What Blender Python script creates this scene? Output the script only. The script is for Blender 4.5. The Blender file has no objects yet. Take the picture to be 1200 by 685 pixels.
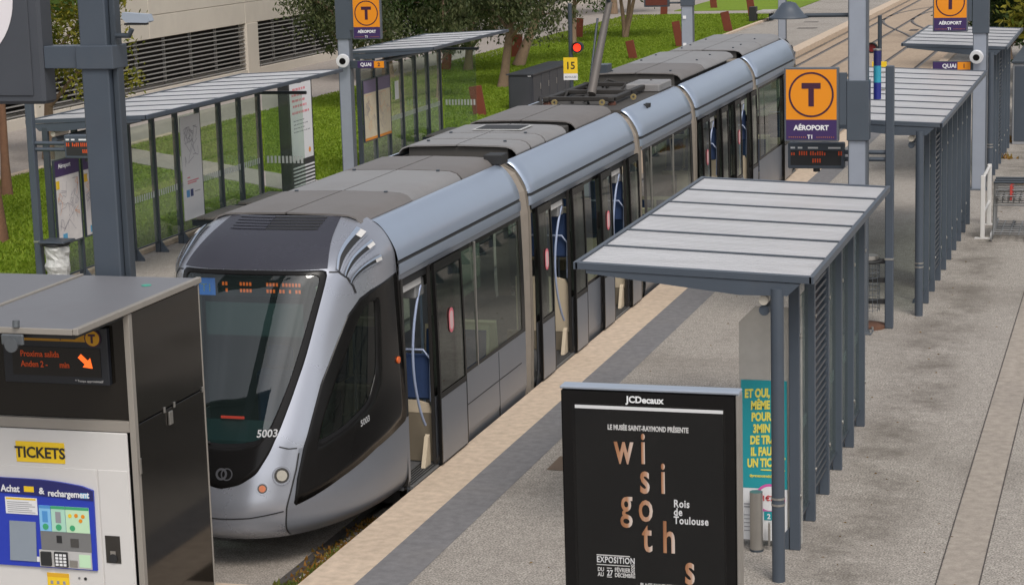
import bpy, math, random
import numpy as np
from mathutils import Matrix, Vector
random.seed(7); np.random.seed(7)
scene = bpy.context.scene
COL = scene.collection

# ------------------------------------------------------------------ camera
cam_d = bpy.data.cameras.new('camera'); cam = bpy.data.objects.new('camera', cam_d); COL.objects.link(cam)
cam_d.sensor_width = 36.0; cam_d.sensor_fit = 'HORIZONTAL'; cam_d.lens = 74.762
cam_d.clip_start = 0.5; cam_d.clip_end = 2000
RX = Vector((0.95882445, 0.28258363, -0.0283225)); RD = Vector((0.02514109, -0.1837927, -0.98264346)); RF = Vector((-0.28288443, 0.94147052, -0.18332939))
cam.matrix_world = Matrix(((RX.x, -RD.x, -RF.x, 0), (RX.y, -RD.y, -RF.y, 0), (RX.z, -RD.z, -RF.z, 6.41), (0, 0, 0, 1)))
scene.camera = cam
# ------------------------------------------------------------------ sky, sun, exposure
SUN_EL, SUN_AZ = math.radians(52), math.radians(148)     # azimuth clockwise from +Y
world = bpy.data.worlds.new('World'); scene.world = world; world.use_nodes = True
wn = world.node_tree; wn.nodes.clear()
wo = wn.nodes.new('ShaderNodeOutputWorld'); wb = wn.nodes.new('ShaderNodeBackground')
sky = wn.nodes.new('ShaderNodeTexSky'); sky.sky_type = 'NISHITA'; sky.sun_disc = False
sky.sun_elevation = SUN_EL; sky.sun_rotation = SUN_AZ; sky.dust_density = 3.0; sky.air_density = 1.0
hs = wn.nodes.new('ShaderNodeHueSaturation'); hs.inputs['Saturation'].default_value = 0.32; hs.inputs['Value'].default_value = 1.0
tc = wn.nodes.new('ShaderNodeTexCoord'); cn = wn.nodes.new('ShaderNodeTexNoise'); cn.inputs['Scale'].default_value = 2.6; cn.inputs['Detail'].default_value = 6
cr = wn.nodes.new('ShaderNodeMapRange'); cr.inputs['From Min'].default_value = .35; cr.inputs['From Max'].default_value = .65
cr.inputs['To Min'].default_value = .75; cr.inputs['To Max'].default_value = 1.5
vm = wn.nodes.new('ShaderNodeVectorMath'); vm.operation = 'SCALE'
wn.links.new(tc.outputs['Generated'], cn.inputs['Vector']); wn.links.new(cn.outputs['Fac'], cr.inputs['Value'])
wn.links.new(sky.outputs[0], hs.inputs['Color']); wn.links.new(hs.outputs[0], vm.inputs[0]); wn.links.new(cr.outputs[0], vm.inputs['Scale'])
wn.links.new(vm.outputs[0], wb.inputs[0]); wb.inputs[1].default_value = 0.11; wn.links.new(wb.outputs[0], wo.inputs[0])
sun_d = bpy.data.lights.new('sun', 'SUN'); sun_d.energy = 1.35; sun_d.angle = math.radians(20); sun_d.color = (1, .95, .88)
sun = bpy.data.objects.new('sun', sun_d); COL.objects.link(sun); sun.location = (0, -20, 40)
sv = Vector((math.sin(SUN_AZ) * math.cos(SUN_EL), math.cos(SUN_AZ) * math.cos(SUN_EL), math.sin(SUN_EL)))
sun.rotation_euler = sv.to_track_quat('Z', 'Y').to_euler()
scene.view_settings.view_transform = 'Standard'; scene.view_settings.look = 'None'
scene.view_settings.exposure = 0.27; scene.view_settings.gamma = 1.0

# ------------------------------------------------------------------ materials
MATS = {}
def mat(name, col, rough=.5, metal=0., var=.12, scale=5., bump=0., bscale=60., spec=.5, emit=0., dirt=0., dcol=(.12, .10, .08)):
    if name in MATS: return MATS[name]
    m = bpy.data.materials.new(name); m.use_nodes = True; nt = m.node_tree; b = nt.nodes['Principled BSDF']
    b.inputs['Roughness'].default_value = rough; b.inputs['Metallic'].default_value = metal
    b.inputs['Specular IOR Level'].default_value = spec
    t = nt.nodes.new('ShaderNodeTexCoord'); n = nt.nodes.new('ShaderNodeTexNoise')
    n.inputs['Scale'].default_value = scale; n.inputs['Detail'].default_value = 7; n.inputs['Roughness'].default_value = .6
    nt.links.new(t.outputs['Object'], n.inputs['Vector'])
    mx = nt.nodes.new('ShaderNodeMix'); mx.data_type = 'RGBA'
    mx.inputs[6].default_value = (*[max(0, c * (1 - var)) for c in col], 1); mx.inputs[7].default_value = (*[min(1, c * (1 + var)) for c in col], 1)
    nt.links.new(n.outputs['Fac'], mx.inputs[0]); out = mx.outputs[2]
    if dirt > 0:
        n2 = nt.nodes.new('ShaderNodeTexNoise'); n2.inputs['Scale'].default_value = scale * .45; n2.inputs['Detail'].default_value = 9; n2.inputs['Roughness'].default_value = .7
        nt.links.new(t.outputs['Object'], n2.inputs['Vector'])
        mr = nt.nodes.new('ShaderNodeMapRange'); mr.inputs[1].default_value = .5; mr.inputs[2].default_value = .75; mr.inputs[4].default_value = dirt
        nt.links.new(n2.outputs['Fac'], mr.inputs[0])
        m2 = nt.nodes.new('ShaderNodeMix'); m2.data_type = 'RGBA'; m2.inputs[7].default_value = (*dcol, 1)
        nt.links.new(mr.outputs[0], m2.inputs[0]); nt.links.new(out, m2.inputs[6]); out = m2.outputs[2]
    nt.links.new(out, b.inputs['Base Color'])
    # uneven gloss
    rr = nt.nodes.new('ShaderNodeMapRange'); rr.inputs[3].default_value = max(0.02, rough - .06); rr.inputs[4].default_value = min(1, rough + .08)
    nt.links.new(n.outputs['Fac'], rr.inputs[0]); nt.links.new(rr.outputs[0], b.inputs['Roughness'])
    if bump > 0:
        n3 = nt.nodes.new('ShaderNodeTexNoise'); n3.inputs['Scale'].default_value = bscale; n3.inputs['Detail'].default_value = 4
        nt.links.new(t.outputs['Object'], n3.inputs['Vector'])
        bp = nt.nodes.new('ShaderNodeBump'); bp.inputs['Strength'].default_value = bump; bp.inputs['Distance'].default_value = .02
        nt.links.new(n3.outputs['Fac'], bp.inputs['Height']); nt.links.new(bp.outputs[0], b.inputs['Normal'])
    if emit > 0:
        b.inputs['Emission Color'].default_value = (*col, 1); b.inputs['Emission Strength'].default_value = emit
    MATS[name] = m; return m

def glass(name, tint, gloss=1.0, refl_rough=.02, ior=1.5, haze=0.0, hcol=(.3, .35, .33)):
    m = bpy.data.materials.new(name); m.use_nodes = True; nt = m.node_tree; nt.nodes.clear()
    o = nt.nodes.new('ShaderNodeOutputMaterial'); tr = nt.nodes.new('ShaderNodeBsdfTransparent'); tr.inputs[0].default_value = (*tint, 1)
    g = nt.nodes.new('ShaderNodeBsdfGlossy'); g.inputs['Roughness'].default_value = refl_rough; g.inputs[0].default_value = (gloss, gloss, gloss, 1)
    lw = nt.nodes.new('ShaderNodeLayerWeight'); lw.inputs[0].default_value = .5
    pw = nt.nodes.new('ShaderNodeMath'); pw.operation = 'POWER'; pw.inputs[1].default_value = 5; nt.links.new(lw.outputs['Facing'], pw.inputs[0])
    f0 = ((ior - 1) / (ior + 1)) ** 2 * 1.6; ml = nt.nodes.new('ShaderNodeMath'); ml.operation = 'MULTIPLY_ADD'; ml.inputs[1].default_value = 1 - f0; ml.inputs[2].default_value = f0; nt.links.new(pw.outputs[0], ml.inputs[0])
    mx = nt.nodes.new('ShaderNodeMixShader'); nt.links.new(ml.outputs[0], mx.inputs[0])
    base = tr.outputs[0]
    if haze > 0:
        d = nt.nodes.new('ShaderNodeBsdfDiffuse'); d.inputs[0].default_value = (*hcol, 1)
        nz = nt.nodes.new('ShaderNodeTexNoise'); nz.inputs['Scale'].default_value = 3; nz.inputs['Detail'].default_value = 6
        tcn = nt.nodes.new('ShaderNodeTexCoord'); nt.links.new(tcn.outputs['Object'], nz.inputs['Vector'])
        mr = nt.nodes.new('ShaderNodeMapRange'); mr.inputs[3].default_value = haze * .5; mr.inputs[4].default_value = haze * 1.5; nt.links.new(nz.outputs['Fac'], mr.inputs[0])
        mh = nt.nodes.new('ShaderNodeMixShader'); nt.links.new(mr.outputs[0], mh.inputs[0]); nt.links.new(tr.outputs[0], mh.inputs[1]); nt.links.new(d.outputs[0], mh.inputs[2]); base = mh.outputs[0]
    nt.links.new(base, mx.inputs[1]); nt.links.new(g.outputs[0], mx.inputs[2]); nt.links.new(mx.outputs[0], o.inputs[0])
    MATS[name] = m; return m

def ground_mat(name, c1, c2, speck=70., stain=.25, bump=.35, scol=(.10, .09, .08), big=.35, coarse=None):
    m = bpy.data.materials.new(name); m.use_nodes = True; nt = m.node_tree; b = nt.nodes['Principled BSDF']
    b.inputs['Roughness'].default_value = .9; b.inputs['Specular IOR Level'].default_value = .2
    g = nt.nodes.new('ShaderNodeNewGeometry')
    n = nt.nodes.new('ShaderNodeTexNoise'); n.inputs['Scale'].default_value = speck; n.inputs['Detail'].default_value = 3; n.inputs['Roughness'].default_value = .7
    nt.links.new(g.outputs['Position'], n.inputs['Vector'])
    r = nt.nodes.new('ShaderNodeMapRange'); r.inputs[1].default_value = .36; r.inputs[2].default_value = .64; nt.links.new(n.outputs['Fac'], r.inputs[0])
    mx = nt.nodes.new('ShaderNodeMix'); mx.data_type = 'RGBA'; mx.inputs[6].default_value = (*c1, 1); mx.inputs[7].default_value = (*c2, 1); nt.links.new(r.outputs[0], mx.inputs[0])
    n2 = nt.nodes.new('ShaderNodeTexNoise'); n2.inputs['Scale'].default_value = big; n2.inputs['Detail'].default_value = 10; n2.inputs['Roughness'].default_value = .65; nt.links.new(g.outputs['Position'], n2.inputs['Vector'])
    r2 = nt.nodes.new('ShaderNodeMapRange'); r2.inputs[1].default_value = .48; r2.inputs[2].default_value = .72; r2.inputs[4].default_value = stain; nt.links.new(n2.outputs['Fac'], r2.inputs[0])
    m2 = nt.nodes.new('ShaderNodeMix'); m2.data_type = 'RGBA'; m2.inputs[7].default_value = (*scol, 1); nt.links.new(r2.outputs[0], m2.inputs[0]); nt.links.new(mx.outputs[2], m2.inputs[6])
    n4 = nt.nodes.new('ShaderNodeTexNoise'); n4.inputs['Scale'].default_value = 9; n4.inputs['Detail'].default_value = 5; nt.links.new(g.outputs['Position'], n4.inputs['Vector'])
    r4 = nt.nodes.new('ShaderNodeMapRange'); r4.inputs[1].default_value = .3; r4.inputs[2].default_value = .7; r4.inputs[3].default_value = .86; r4.inputs[4].default_value = 1.14; nt.links.new(n4.outputs['Fac'], r4.inputs[0])
    vs = nt.nodes.new('ShaderNodeVectorMath'); vs.operation = 'SCALE'; nt.links.new(m2.outputs[2], vs.inputs[0]); nt.links.new(r4.outputs[0], vs.inputs['Scale'])
    colout = vs.outputs[0]
    if coarse is not None:      # grime band along the roof drip line (world x = coarse) and trodden gum spots
        sp = nt.nodes.new('ShaderNodeSeparateXYZ'); nt.links.new(g.outputs['Position'], sp.inputs[0])
        w1 = nt.nodes.new('ShaderNodeTexNoise'); w1.inputs['Scale'].default_value = 1.1; w1.inputs['Detail'].default_value = 8; w1.inputs['Roughness'].default_value = .72; nt.links.new(g.outputs['Position'], w1.inputs['Vector'])
        d1 = nt.nodes.new('ShaderNodeMath'); d1.operation = 'SUBTRACT'; d1.inputs[1].default_value = coarse; nt.links.new(sp.outputs[0], d1.inputs[0])
        d2 = nt.nodes.new('ShaderNodeMath'); d2.operation = 'ABSOLUTE'; nt.links.new(d1.outputs[0], d2.inputs[0])
        d3 = nt.nodes.new('ShaderNodeMapRange'); d3.interpolation_type = 'SMOOTHSTEP'; d3.inputs[1].default_value = .75; d3.inputs[2].default_value = .05; d3.inputs[3].default_value = 0; d3.inputs[4].default_value = 1; nt.links.new(d2.outputs[0], d3.inputs[0])
        d4 = nt.nodes.new('ShaderNodeMapRange'); d4.inputs[1].default_value = .42; d4.inputs[2].default_value = .68; d4.inputs[4].default_value = .85; nt.links.new(w1.outputs['Fac'], d4.inputs[0])
        d5 = nt.nodes.new('ShaderNodeMath'); d5.operation = 'MULTIPLY'; nt.links.new(d3.outputs[0], d5.inputs[0]); nt.links.new(d4.outputs[0], d5.inputs[1])
        vo = nt.nodes.new('ShaderNodeTexVoronoi'); vo.inputs['Scale'].default_value = 1.5; nt.links.new(g.outputs['Position'], vo.inputs['Vector'])
        v1 = nt.nodes.new('ShaderNodeMapRange'); v1.inputs[1].default_value = .045; v1.inputs[2].default_value = .03; v1.inputs[3].default_value = 0; v1.inputs[4].default_value = .55; nt.links.new(vo.outputs['Distance'], v1.inputs[0])
        v2 = nt.nodes.new('ShaderNodeMath'); v2.operation = 'MAXIMUM'; nt.links.new(d5.outputs[0], v2.inputs[0]); nt.links.new(v1.outputs[0], v2.inputs[1])
        mg = nt.nodes.new('ShaderNodeMix'); mg.data_type = 'RGBA'; mg.inputs[7].default_value = (.10, .085, .07, 1); nt.links.new(v2.outputs[0], mg.inputs[0]); nt.links.new(colout, mg.inputs[6]); colout = mg.outputs[2]
    nt.links.new(colout, b.inputs['Base Color'])
    if bump:
        bp = nt.nodes.new('ShaderNodeBump'); bp.inputs['Strength'].default_value = bump; bp.inputs['Distance'].default_value = .01
        nt.links.new(n.outputs['Fac'], bp.inputs['Height']); nt.links.new(bp.outputs[0], b.inputs['Normal'])
    MATS[name] = m; return m

def leaf_mat(name, c1, c2):
    m = bpy.data.materials.new(name); m.use_nodes = True; nt = m.node_tree; nt.nodes.clear()
    o = nt.nodes.new('ShaderNodeOutputMaterial'); d = nt.nodes.new('ShaderNodeBsdfPrincipled'); d.inputs['Roughness'].default_value = .6; d.inputs['Specular IOR Level'].default_value = .25
    t = nt.nodes.new('ShaderNodeBsdfTranslucent'); g = nt.nodes.new('ShaderNodeNewGeometry')
    mx = nt.nodes.new('ShaderNodeMix'); mx.data_type = 'RGBA'; mx.inputs[6].default_value = (*c1, 1); mx.inputs[7].default_value = (*c2, 1)
    nt.links.new(g.outputs['Random Per Island'], mx.inputs[0])
    nt.links.new(mx.outputs[2], d.inputs['Base Color']); nt.links.new(mx.outputs[2], t.inputs[0])
    ms = nt.nodes.new('ShaderNodeMixShader'); ms.inputs[0].default_value = .3
    nt.links.new(d.outputs[0], ms.inputs[1]); nt.links.new(t.outputs[0], ms.inputs[2]); nt.links.new(ms.outputs[0], o.inputs[0])
    MATS[name] = m; return m

STEEL = mat('painted_steel_blue_grey', (.062, .077, .099), .42, .0, .1, 3, .05, 120, dirt=.12)
STEEL_D = mat('painted_steel_dark', (.045, .056, .07), .4, .0, .12, 3)
MAST = mat('galvanised_mast', (.33, .36, .42), .45, .35, .1, 2.5, dirt=.2, dcol=(.2, .2, .21))
MASTEDGE = mat('galvanised_mast_edge', (.12, .135, .155), .45, .3, .1, 2.5)
COLLAR = mat('collar_paint', (.065, .08, .10), .45, 0, .08, 3)
BLACK = mat('black_gloss', (.010, .0095, .0095), .17, 0, .2, 4, spec=.16)
BLACKM = mat('black_matt', (.02, .02, .021), .6, 0, .2, 6)
RUBBER = mat('gangway_rubber', (.25, .215, .18), .75, 0, .2, 5, .2, 60, dirt=.3)
SILVER = mat('tram_silver_blue', (.36, .42, .52), .3, .45, .06, 1.5, dirt=.1, dcol=(.25, .25, .27))
SILVER2 = mat('tram_silver_lower', (.235, .25, .285), .34, .45, .07, 1.5, dirt=.15, dcol=(.2, .19, .19))
PILLAR = mat('tram_silver_front', (.40, .415, .465), .26, .6, .05, 1.2)
TROOF = mat('tram_roof_cover', (.175, .16, .152), .55, .1, .16, 2.2, .05, 30, dirt=.45, dcol=(.10, .085, .075))
TROOF2 = mat('tram_roof_cover_pale', (.25, .242, .24), .5, .1, .14, 2.2, .05, 30, dirt=.4, dcol=(.15, .13, .12))
TDECK = mat('tram_roof_deck', (.06, .055, .05), .8, 0, .25, 4)
CABROOF = mat('tram_cab_roof_panel', (.045, .045, .058), .25, .1, .1, 2)
TGLASS = glass('tram_glass', (.42, .54, .47), .95, .02, 1.6, .03, (.16, .22, .19))
WGLASS = glass('windscreen_glass', (.36, .52, .50), .9, .015, 1.55, .035, (.22, .30, .29))
DGLASS = glass('dark_cab_glass', (.10, .125, .115), .8, .03, 1.45, .03, (.10, .13, .12))
SGLASS = glass('shelter_glass', (.86, .92, .88), .8, .03, 1.42, .05, (.5, .55, .5))
KGLASS = mat('kiosk_dark_glass', (.012, .010, .008), .06, 0, .3, 2, spec=.42)
WHITE = mat('white_paint', (.62, .60, .58), .45, 0, .04, 3, dirt=.1, dcol=(.4, .38, .35))
PAPER = mat('white_print', (.75, .75, .76), .4, 0, .03, 4)
LIGHTTXT = mat('pale_print', (.62, .61, .60), .5, 0, .03, 4)
ORANGE = mat('sign_orange', (.76, .26, .008), .4, 0, .04, 3)
PURPLE = mat('sign_purple', (.045, .022, .10), .4, 0, .1, 3)
MAROON = mat('sign_maroon', (.05, .012, .035), .4, 0, .1, 3)
LED = mat('led_orange', (1.0, .15, .02), .5, 0, .0, 3, emit=.8)
LEDD = mat('led_orange_dim', (.60, .075, .012), .5, 0, .0, 3, emit=.05)
LEDRED = mat('lamp_red', (1.0, .03, .01), .4, 0, .0, 3, emit=1.6)
STAINLESS = mat('brushed_stainless', (.5, .48, .45), .32, .9, .1, 8)
YELLOW = mat('sign_yellow', (.83, .55, .02), .45, 0, .05, 4)
BLUE = mat('machine_blue', (.02, .045, .42), .4, 0, .08, 3)
TEAL = mat('poster_teal', (.015, .30, .34), .4, 0, .05, 3)
LEMON = mat('poster_yellow_ink', (.80, .70, .12), .5, 0, .05, 4)
CONCRETE = mat('building_concrete', (.60, .54, .46), .85, 0, .07, 1.2, .1, 30, dirt=.2, dcol=(.33, .29, .25))
SEATBLUE = mat('seat_fabric_blue', (.02, .045, .125), .8, 0, .25, 30)
SEATBEIGE = mat('seat_shell_beige', (.55, .46, .34), .5, 0, .06, 4)
RAILTUBE = mat('handrail_blue', (.34, .40, .56), .3, .1, .04, 3)
INTER = mat('tram_lining', (.55, .55, .52), .5, 0, .06, 3)
FLOOR = mat('tram_floor', (.10, .10, .105), .7, 0, .15, 10)
CORTEN = mat('corten_steel', (.16, .035, .016), .8, 0, .3, 5, .2, 60, dirt=.4, dcol=(.08, .02, .012))
BARK = mat('tree_bark', (.23, .155, .10), .9, 0, .3, 8, .6, 25, dirt=.5, dcol=(.10, .07, .05))
BARKR = mat('red_bark', (.19, .095, .055), .9, 0, .3, 8, .6, 25, dirt=.4, dcol=(.08, .05, .035))
CABINET = mat('cabinet_anthracite', (.038, .04, .048), .45, 0, .15, 3)
RAILST = mat('rail_steel', (.17, .14, .12), .4, .7, .2, 5)

# ------------------------------------------------------------------ mesh tools
class MB:
    def __init__(s): s.v = []; s.f = []; s.m = []; s.sm = []
    def add(s, vs, fs, mi=0, smooth=False):
        o = len(s.v); s.v += [tuple(map(float, p)) for p in vs]
        for f in fs: s.f.append(tuple(o + i for i in f)); s.m.append(mi); s.sm.append(smooth)
        return s
    def box(s, x0, x1, y0, y1, z0, z1, c=0., mi=0):
        if x0 > x1: x0, x1 = x1, x0
        if y0 > y1: y0, y1 = y1, y0
        if z0 > z1: z0, z1 = z1, z0
        if c <= 0:
            v = [(x, y, z) for x in (x0, x1) for y in (y0, y1) for z in (z0, z1)]
            return s.add(v, [(0, 1, 3, 2), (4, 6, 7, 5), (0, 4, 5, 1), (2, 3, 7, 6), (0, 2, 6, 4), (1, 5, 7, 3)], mi)
        c = min(c, (x1 - x0) * .45, (y1 - y0) * .45, (z1 - z0) * .45)
        X = (x0, x1); Y = (y0, y1); Z = (z0, z1); v = []; ix = {}
        for i in (0, 1):
            for j in (0, 1):
                for k in (0, 1):
                    a = X[i] + (c, -c)[i]; b = Y[j] + (c, -c)[j]; d = Z[k] + (c, -c)[k]
                    ix[i, j, k, 'x'] = len(v); v.append((X[i], b, d))
                    ix[i, j, k, 'y'] = len(v); v.append((a, Y[j], d))
                    ix[i, j, k, 'z'] = len(v); v.append((a, b, Z[k]))
        f = []
        q = ((0, 0), (1, 0), (1, 1), (0, 1))
        for i in (0, 1):
            l = [ix[i, a, b, 'x'] for a, b in q]; f.append(tuple(l if i else l[::-1]))
            l = [ix[a, i, b, 'y'] for a, b in q]; f.append(tuple(l[::-1] if i else l))
            l = [ix[a, b, i, 'z'] for a, b in q]; f.append(tuple(l if i else l[::-1]))
        for i in (0, 1):
            for j in (0, 1):
                l = [ix[i, j, 0, 'x'], ix[i, j, 0, 'y'], ix[i, j, 1, 'y'], ix[i, j, 1, 'x']]; f.append(tuple(l if (i + j) % 2 == 0 else l[::-1]))
                l = [ix[i, 0, j, 'x'], ix[i, 1, j, 'x'], ix[i, 1, j, 'z'], ix[i, 0, j, 'z']]; f.append(tuple(l if (i + j) % 2 == 0 else l[::-1]))
                l = [ix[0, i, j, 'y'], ix[0, i, j, 'z'], ix[1, i, j, 'z'], ix[1, i, j, 'y']]; f.append(tuple(l if (i + j) % 2 == 0 else l[::-1]))
        for i in (0, 1):
            for j in (0, 1):
                for k in (0, 1):
                    l = (ix[i, j, k, 'x'], ix[i, j, k, 'y'], ix[i, j, k, 'z']); f.append(l if (i + j + k) % 2 else l[::-1])
        return s.add(v, f, mi)
    def prism(s, poly, axis, a0, a1, mi=0, smooth=False):
        # poly: list of 2D points in the plane normal to axis ('x': (y,z), 'y': (x,z), 'z': (x,y))
        def P(p, a): return {'x': (a, p[0], p[1]), 'y': (p[0], a, p[1]), 'z': (p[0], p[1], a)}[axis]
        n = len(poly); v = [P(p, a0) for p in poly] + [P(p, a1) for p in poly]
        s.add(v, [tuple(range(n))[::-1], tuple(range(n, 2 * n))], mi)
        s.add(v, [(i, (i + 1) % n, n + (i + 1) % n, n + i) for i in range(n)], mi, smooth); return s
    def tube(s, pts, r, n=10, mi=0, caps=True):
        pts = [Vector(p) for p in pts]; rs = r if isinstance(r, (list, tuple)) else [r] * len(pts); v = []; f = []
        prev = None
        for i, p in enumerate(pts):
            d = (pts[min(i + 1, len(pts) - 1)] - pts[max(i - 1, 0)]).normalized()
            if prev is None:
                u = d.orthogonal().normalized()
            else:
                u = (prev - d * prev.dot(d)); u = u.normalized() if u.length > 1e-6 else d.orthogonal().normalized()
            prev = u; w = d.cross(u)
            for k in range(n):
                a = 2 * math.pi * k / n; v.append(p + (u * math.cos(a) + w * math.sin(a)) * rs[i])
        for i in range(len(pts) - 1):
            for k in range(n): f.append((i * n + k, i * n + (k + 1) % n, (i + 1) * n + (k + 1) % n, (i + 1) * n + k))
        s.add(v, f, mi, True)
        if caps:
            s.add(v[:n], [tuple(range(n))[::-1]], mi); s.add(v[-n:], [tuple(range(n))], mi)
        return s
    def disc(s, c, normal, r, n=28, mi=0, thick=0.01, r0=0.):
        c = Vector(c); d = Vector(normal).normalized(); u = d.orthogonal().normalized(); w = d.cross(u); v = []
        ring = [u * math.cos(2 * math.pi * k / n) + w * math.sin(2 * math.pi * k / n) for k in range(n)]
        A = [c + q * r + d * thick for q in ring]; B = [c + q * r for q in ring]
        if r0 <= 0:
            s.add(A, [tuple(range(n))], mi)
            s.add(B + A, [(i, (i + 1) % n, n + (i + 1) % n, n + i) for i in range(n)], mi, True)
        else:
            C_ = [c + q * r0 + d * thick for q in ring]; D = [c + q * r0 for q in ring]
            s.add(A + C_, [(i, (i + 1) % n, n + (i + 1) % n, n + i) for i in range(n)], mi)
            s.add(B + A, [(i, (i + 1) % n, n + (i + 1) % n, n + i) for i in range(n)], mi, True)
            s.add(C_ + D, [(i, (i + 1) % n, n + (i + 1) % n, n + i) for i in range(n)], mi, True)
        return s
    def grid(s, P, mi=0, smooth=True, flip=False):
        R_, C_ = len(P), len(P[0]); v = [p for row in P for p in row]; f = []
        for i in range(R_ - 1):
            for j in range(C_ - 1):
                q = (i * C_ + j, i * C_ + j + 1, (i + 1) * C_ + j + 1, (i + 1) * C_ + j); f.append(q[::-1] if flip else q)
        return s.add(v, f, mi, smooth)
    def build(s, name, mats, parent=None, **kw):
        me = bpy.data.meshes.new(name); V = np.array(s.v); c = (V.min(0) + V.max(0)) / 2; c[2] = V[:, 2].min()
        me.from_pydata([tuple(p) for p in (V - c)], [], s.f)
        for m in (mats if isinstance(mats, (list, tuple)) else [mats]): me.materials.append(m)
        me.polygons.foreach_set('material_index', s.m); me.polygons.foreach_set('use_smooth', s.sm); me.update()
        return link(name, me, c, parent, **kw)

WLOC = {}
def link(name, me, wloc, parent=None, label=None, cat=None, group=None, kind=None):
    o = bpy.data.objects.new(name, me); COL.objects.link(o); wloc = Vector(wloc)
    o.location = wloc - (WLOC[parent.name] if parent else Vector((0, 0, 0))); o.parent = parent; WLOC[o.name] = wloc
    if label: o['label'] = label
    if cat: o['category'] = cat
    if group: o['group'] = group
    if kind: o['kind'] = kind
    return o
def thing(name, loc, label, cat, group=None):
    o = link(name, None, loc, None, label, cat, group); o.empty_display_size = .2; return o

def text(s, size, loc, parent, material, name='lettering', face='-y', bold=0., depth=.002, align='LEFT', sx=1., shear=0., spacing=1., rot=0., line=1.):
    cu = bpy.data.curves.new('t', 'FONT'); cu.body = s; cu.size = size; cu.extrude = depth; cu.offset = bold; cu.align_x = align; cu.shear = shear; cu.space_character = spacing; cu.space_line = line
    cu.resolution_u = 3
    o = bpy.data.objects.new('t', cu); COL.objects.link(o)
    dg = bpy.context.evaluated_depsgraph_get(); me = bpy.data.meshes.new_from_object(o.evaluated_get(dg)); bpy.data.objects.remove(o)
    n = len(me.vertices); co = np.zeros(n * 3); me.vertices.foreach_get('co', co); co = co.reshape(-1, 3); co[:, 0] *= sx
    if rot:
        a = math.radians(rot); x, y = co[:, 0].copy(), co[:, 1].copy(); co[:, 0] = x * math.cos(a) - y * math.sin(a); co[:, 1] = x * math.sin(a) + y * math.cos(a)
    if face == '-y': w = np.stack([co[:, 0], -co[:, 2], co[:, 1]], 1)
    elif face == '+x': w = np.stack([co[:, 2], co[:, 0], co[:, 1]], 1)
    elif callable(face): w = np.array([face(c) for c in co])
    me.vertices.foreach_set('co', w.reshape(-1)); me.materials.clear(); me.materials.append(material); me.update()
    return link(name, me, loc, parent)

def simple(name, mats, parent, fn, **kw):
    b = MB(); fn(b); return b.build(name, mats, parent, **kw)
def boxo(name, m, parent, x0, x1, y0, y1, z0, z1, c=.004, **kw): return MB().box(x0, x1, y0, y1, z0, z1, c).build(name, m, parent, **kw)
def dup(o, off, parent=None):
    c = o.copy(); COL.objects.link(c); c.parent = parent
    w = WLOC[o.name] + Vector(off); WLOC[c.name] = w; c.location = w - (WLOC[parent.name] if parent else Vector((0, 0, 0)))
    for ch in list(o.children): dup(ch, off, c)
    return c

# ------------------------------------------------------------------ the setting
G_PLAT = ground_mat('platform_aggregate', (.15, .135, .12), (.51, .465, .415), 48, .6, .4, (.17, .15, .13), .4, coarse=-2.72)
G_EDGE = ground_mat('platform_edge_beige', (.53, .42, .32), (.58, .465, .36), 110, .22, .03, (.36, .28, .21), .9)
G_DARK = ground_mat('platform_dark_strip', (.17, .165, .17), (.205, .20, .205), 110, .2, .03, (.26, .24, .22), .8)
G_STRIP = ground_mat('platform_joint_strip', (.31, .27, .23), (.38, .335, .29), 60, .3, .2, (.2, .18, .165), .5)
G_TRACK = ground_mat('track_asphalt', (.18, .155, .135), (.44, .395, .345), 50, .5, .5, (.07, .06, .05), .8)
G_BEIGE = ground_mat('track_beige_concrete', (.36, .275, .20), (.44, .345, .26), 25, .5, .1, (.27, .20, .15), .35)
G_ROAD = ground_mat('service_road', (.30, .265, .24), (.38, .34, .31), 20, .3, .1, (.22, .2, .18), .25)
G_GRASS = ground_mat('lawn_soil', (.14, .22, .014), (.19, .275, .025), 30, .5, .3, (.09, .12, .02), .3)
G_GROUND = ground_mat('ground_far', (.2, .18, .16), (.26, .24, .21), 3, .3, 0, (.12, .14, .06), .05)

def sheet(name, pts, z, m, th=.0, **kw):
    b = MB()
    b.prism(pts, 'z', z - th, z) if th else b.add([(x, y, z) for x, y in pts], [tuple(range(len(pts)))])
    return b.build(name, m, None, kind='structure', **kw)
def rect(x0, x1, y0, y1): return [(x0, y0), (x1, y0), (x1, y1), (x0, y1)]
sheet('ground', rect(-600, 600, -200, 1200), -.36, G_GROUND)
right_platform = sheet('right_platform', rect(-7.63, 12, -12, 57), 0, G_PLAT, .345)
sheet('end_platform', rect(-13.29, -7.635, -12, 17.93), 0, G_PLAT, .345)
left_platform = sheet('left_platform', rect(-17.95, -13.295, -12, 150), 0, G_PLAT, .345)
sheet('right_pavement', rect(-7.0, 12, 57.005, 150), -.03, G_PLAT, .31)
sheet('track_bed', rect(-13.285, -7.64, 17.935, 50), -.30, G_TRACK)
sheet('track_concrete', rect(-13.285, -7.005, 50.005, 190), -.302, G_BEIGE)
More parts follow.
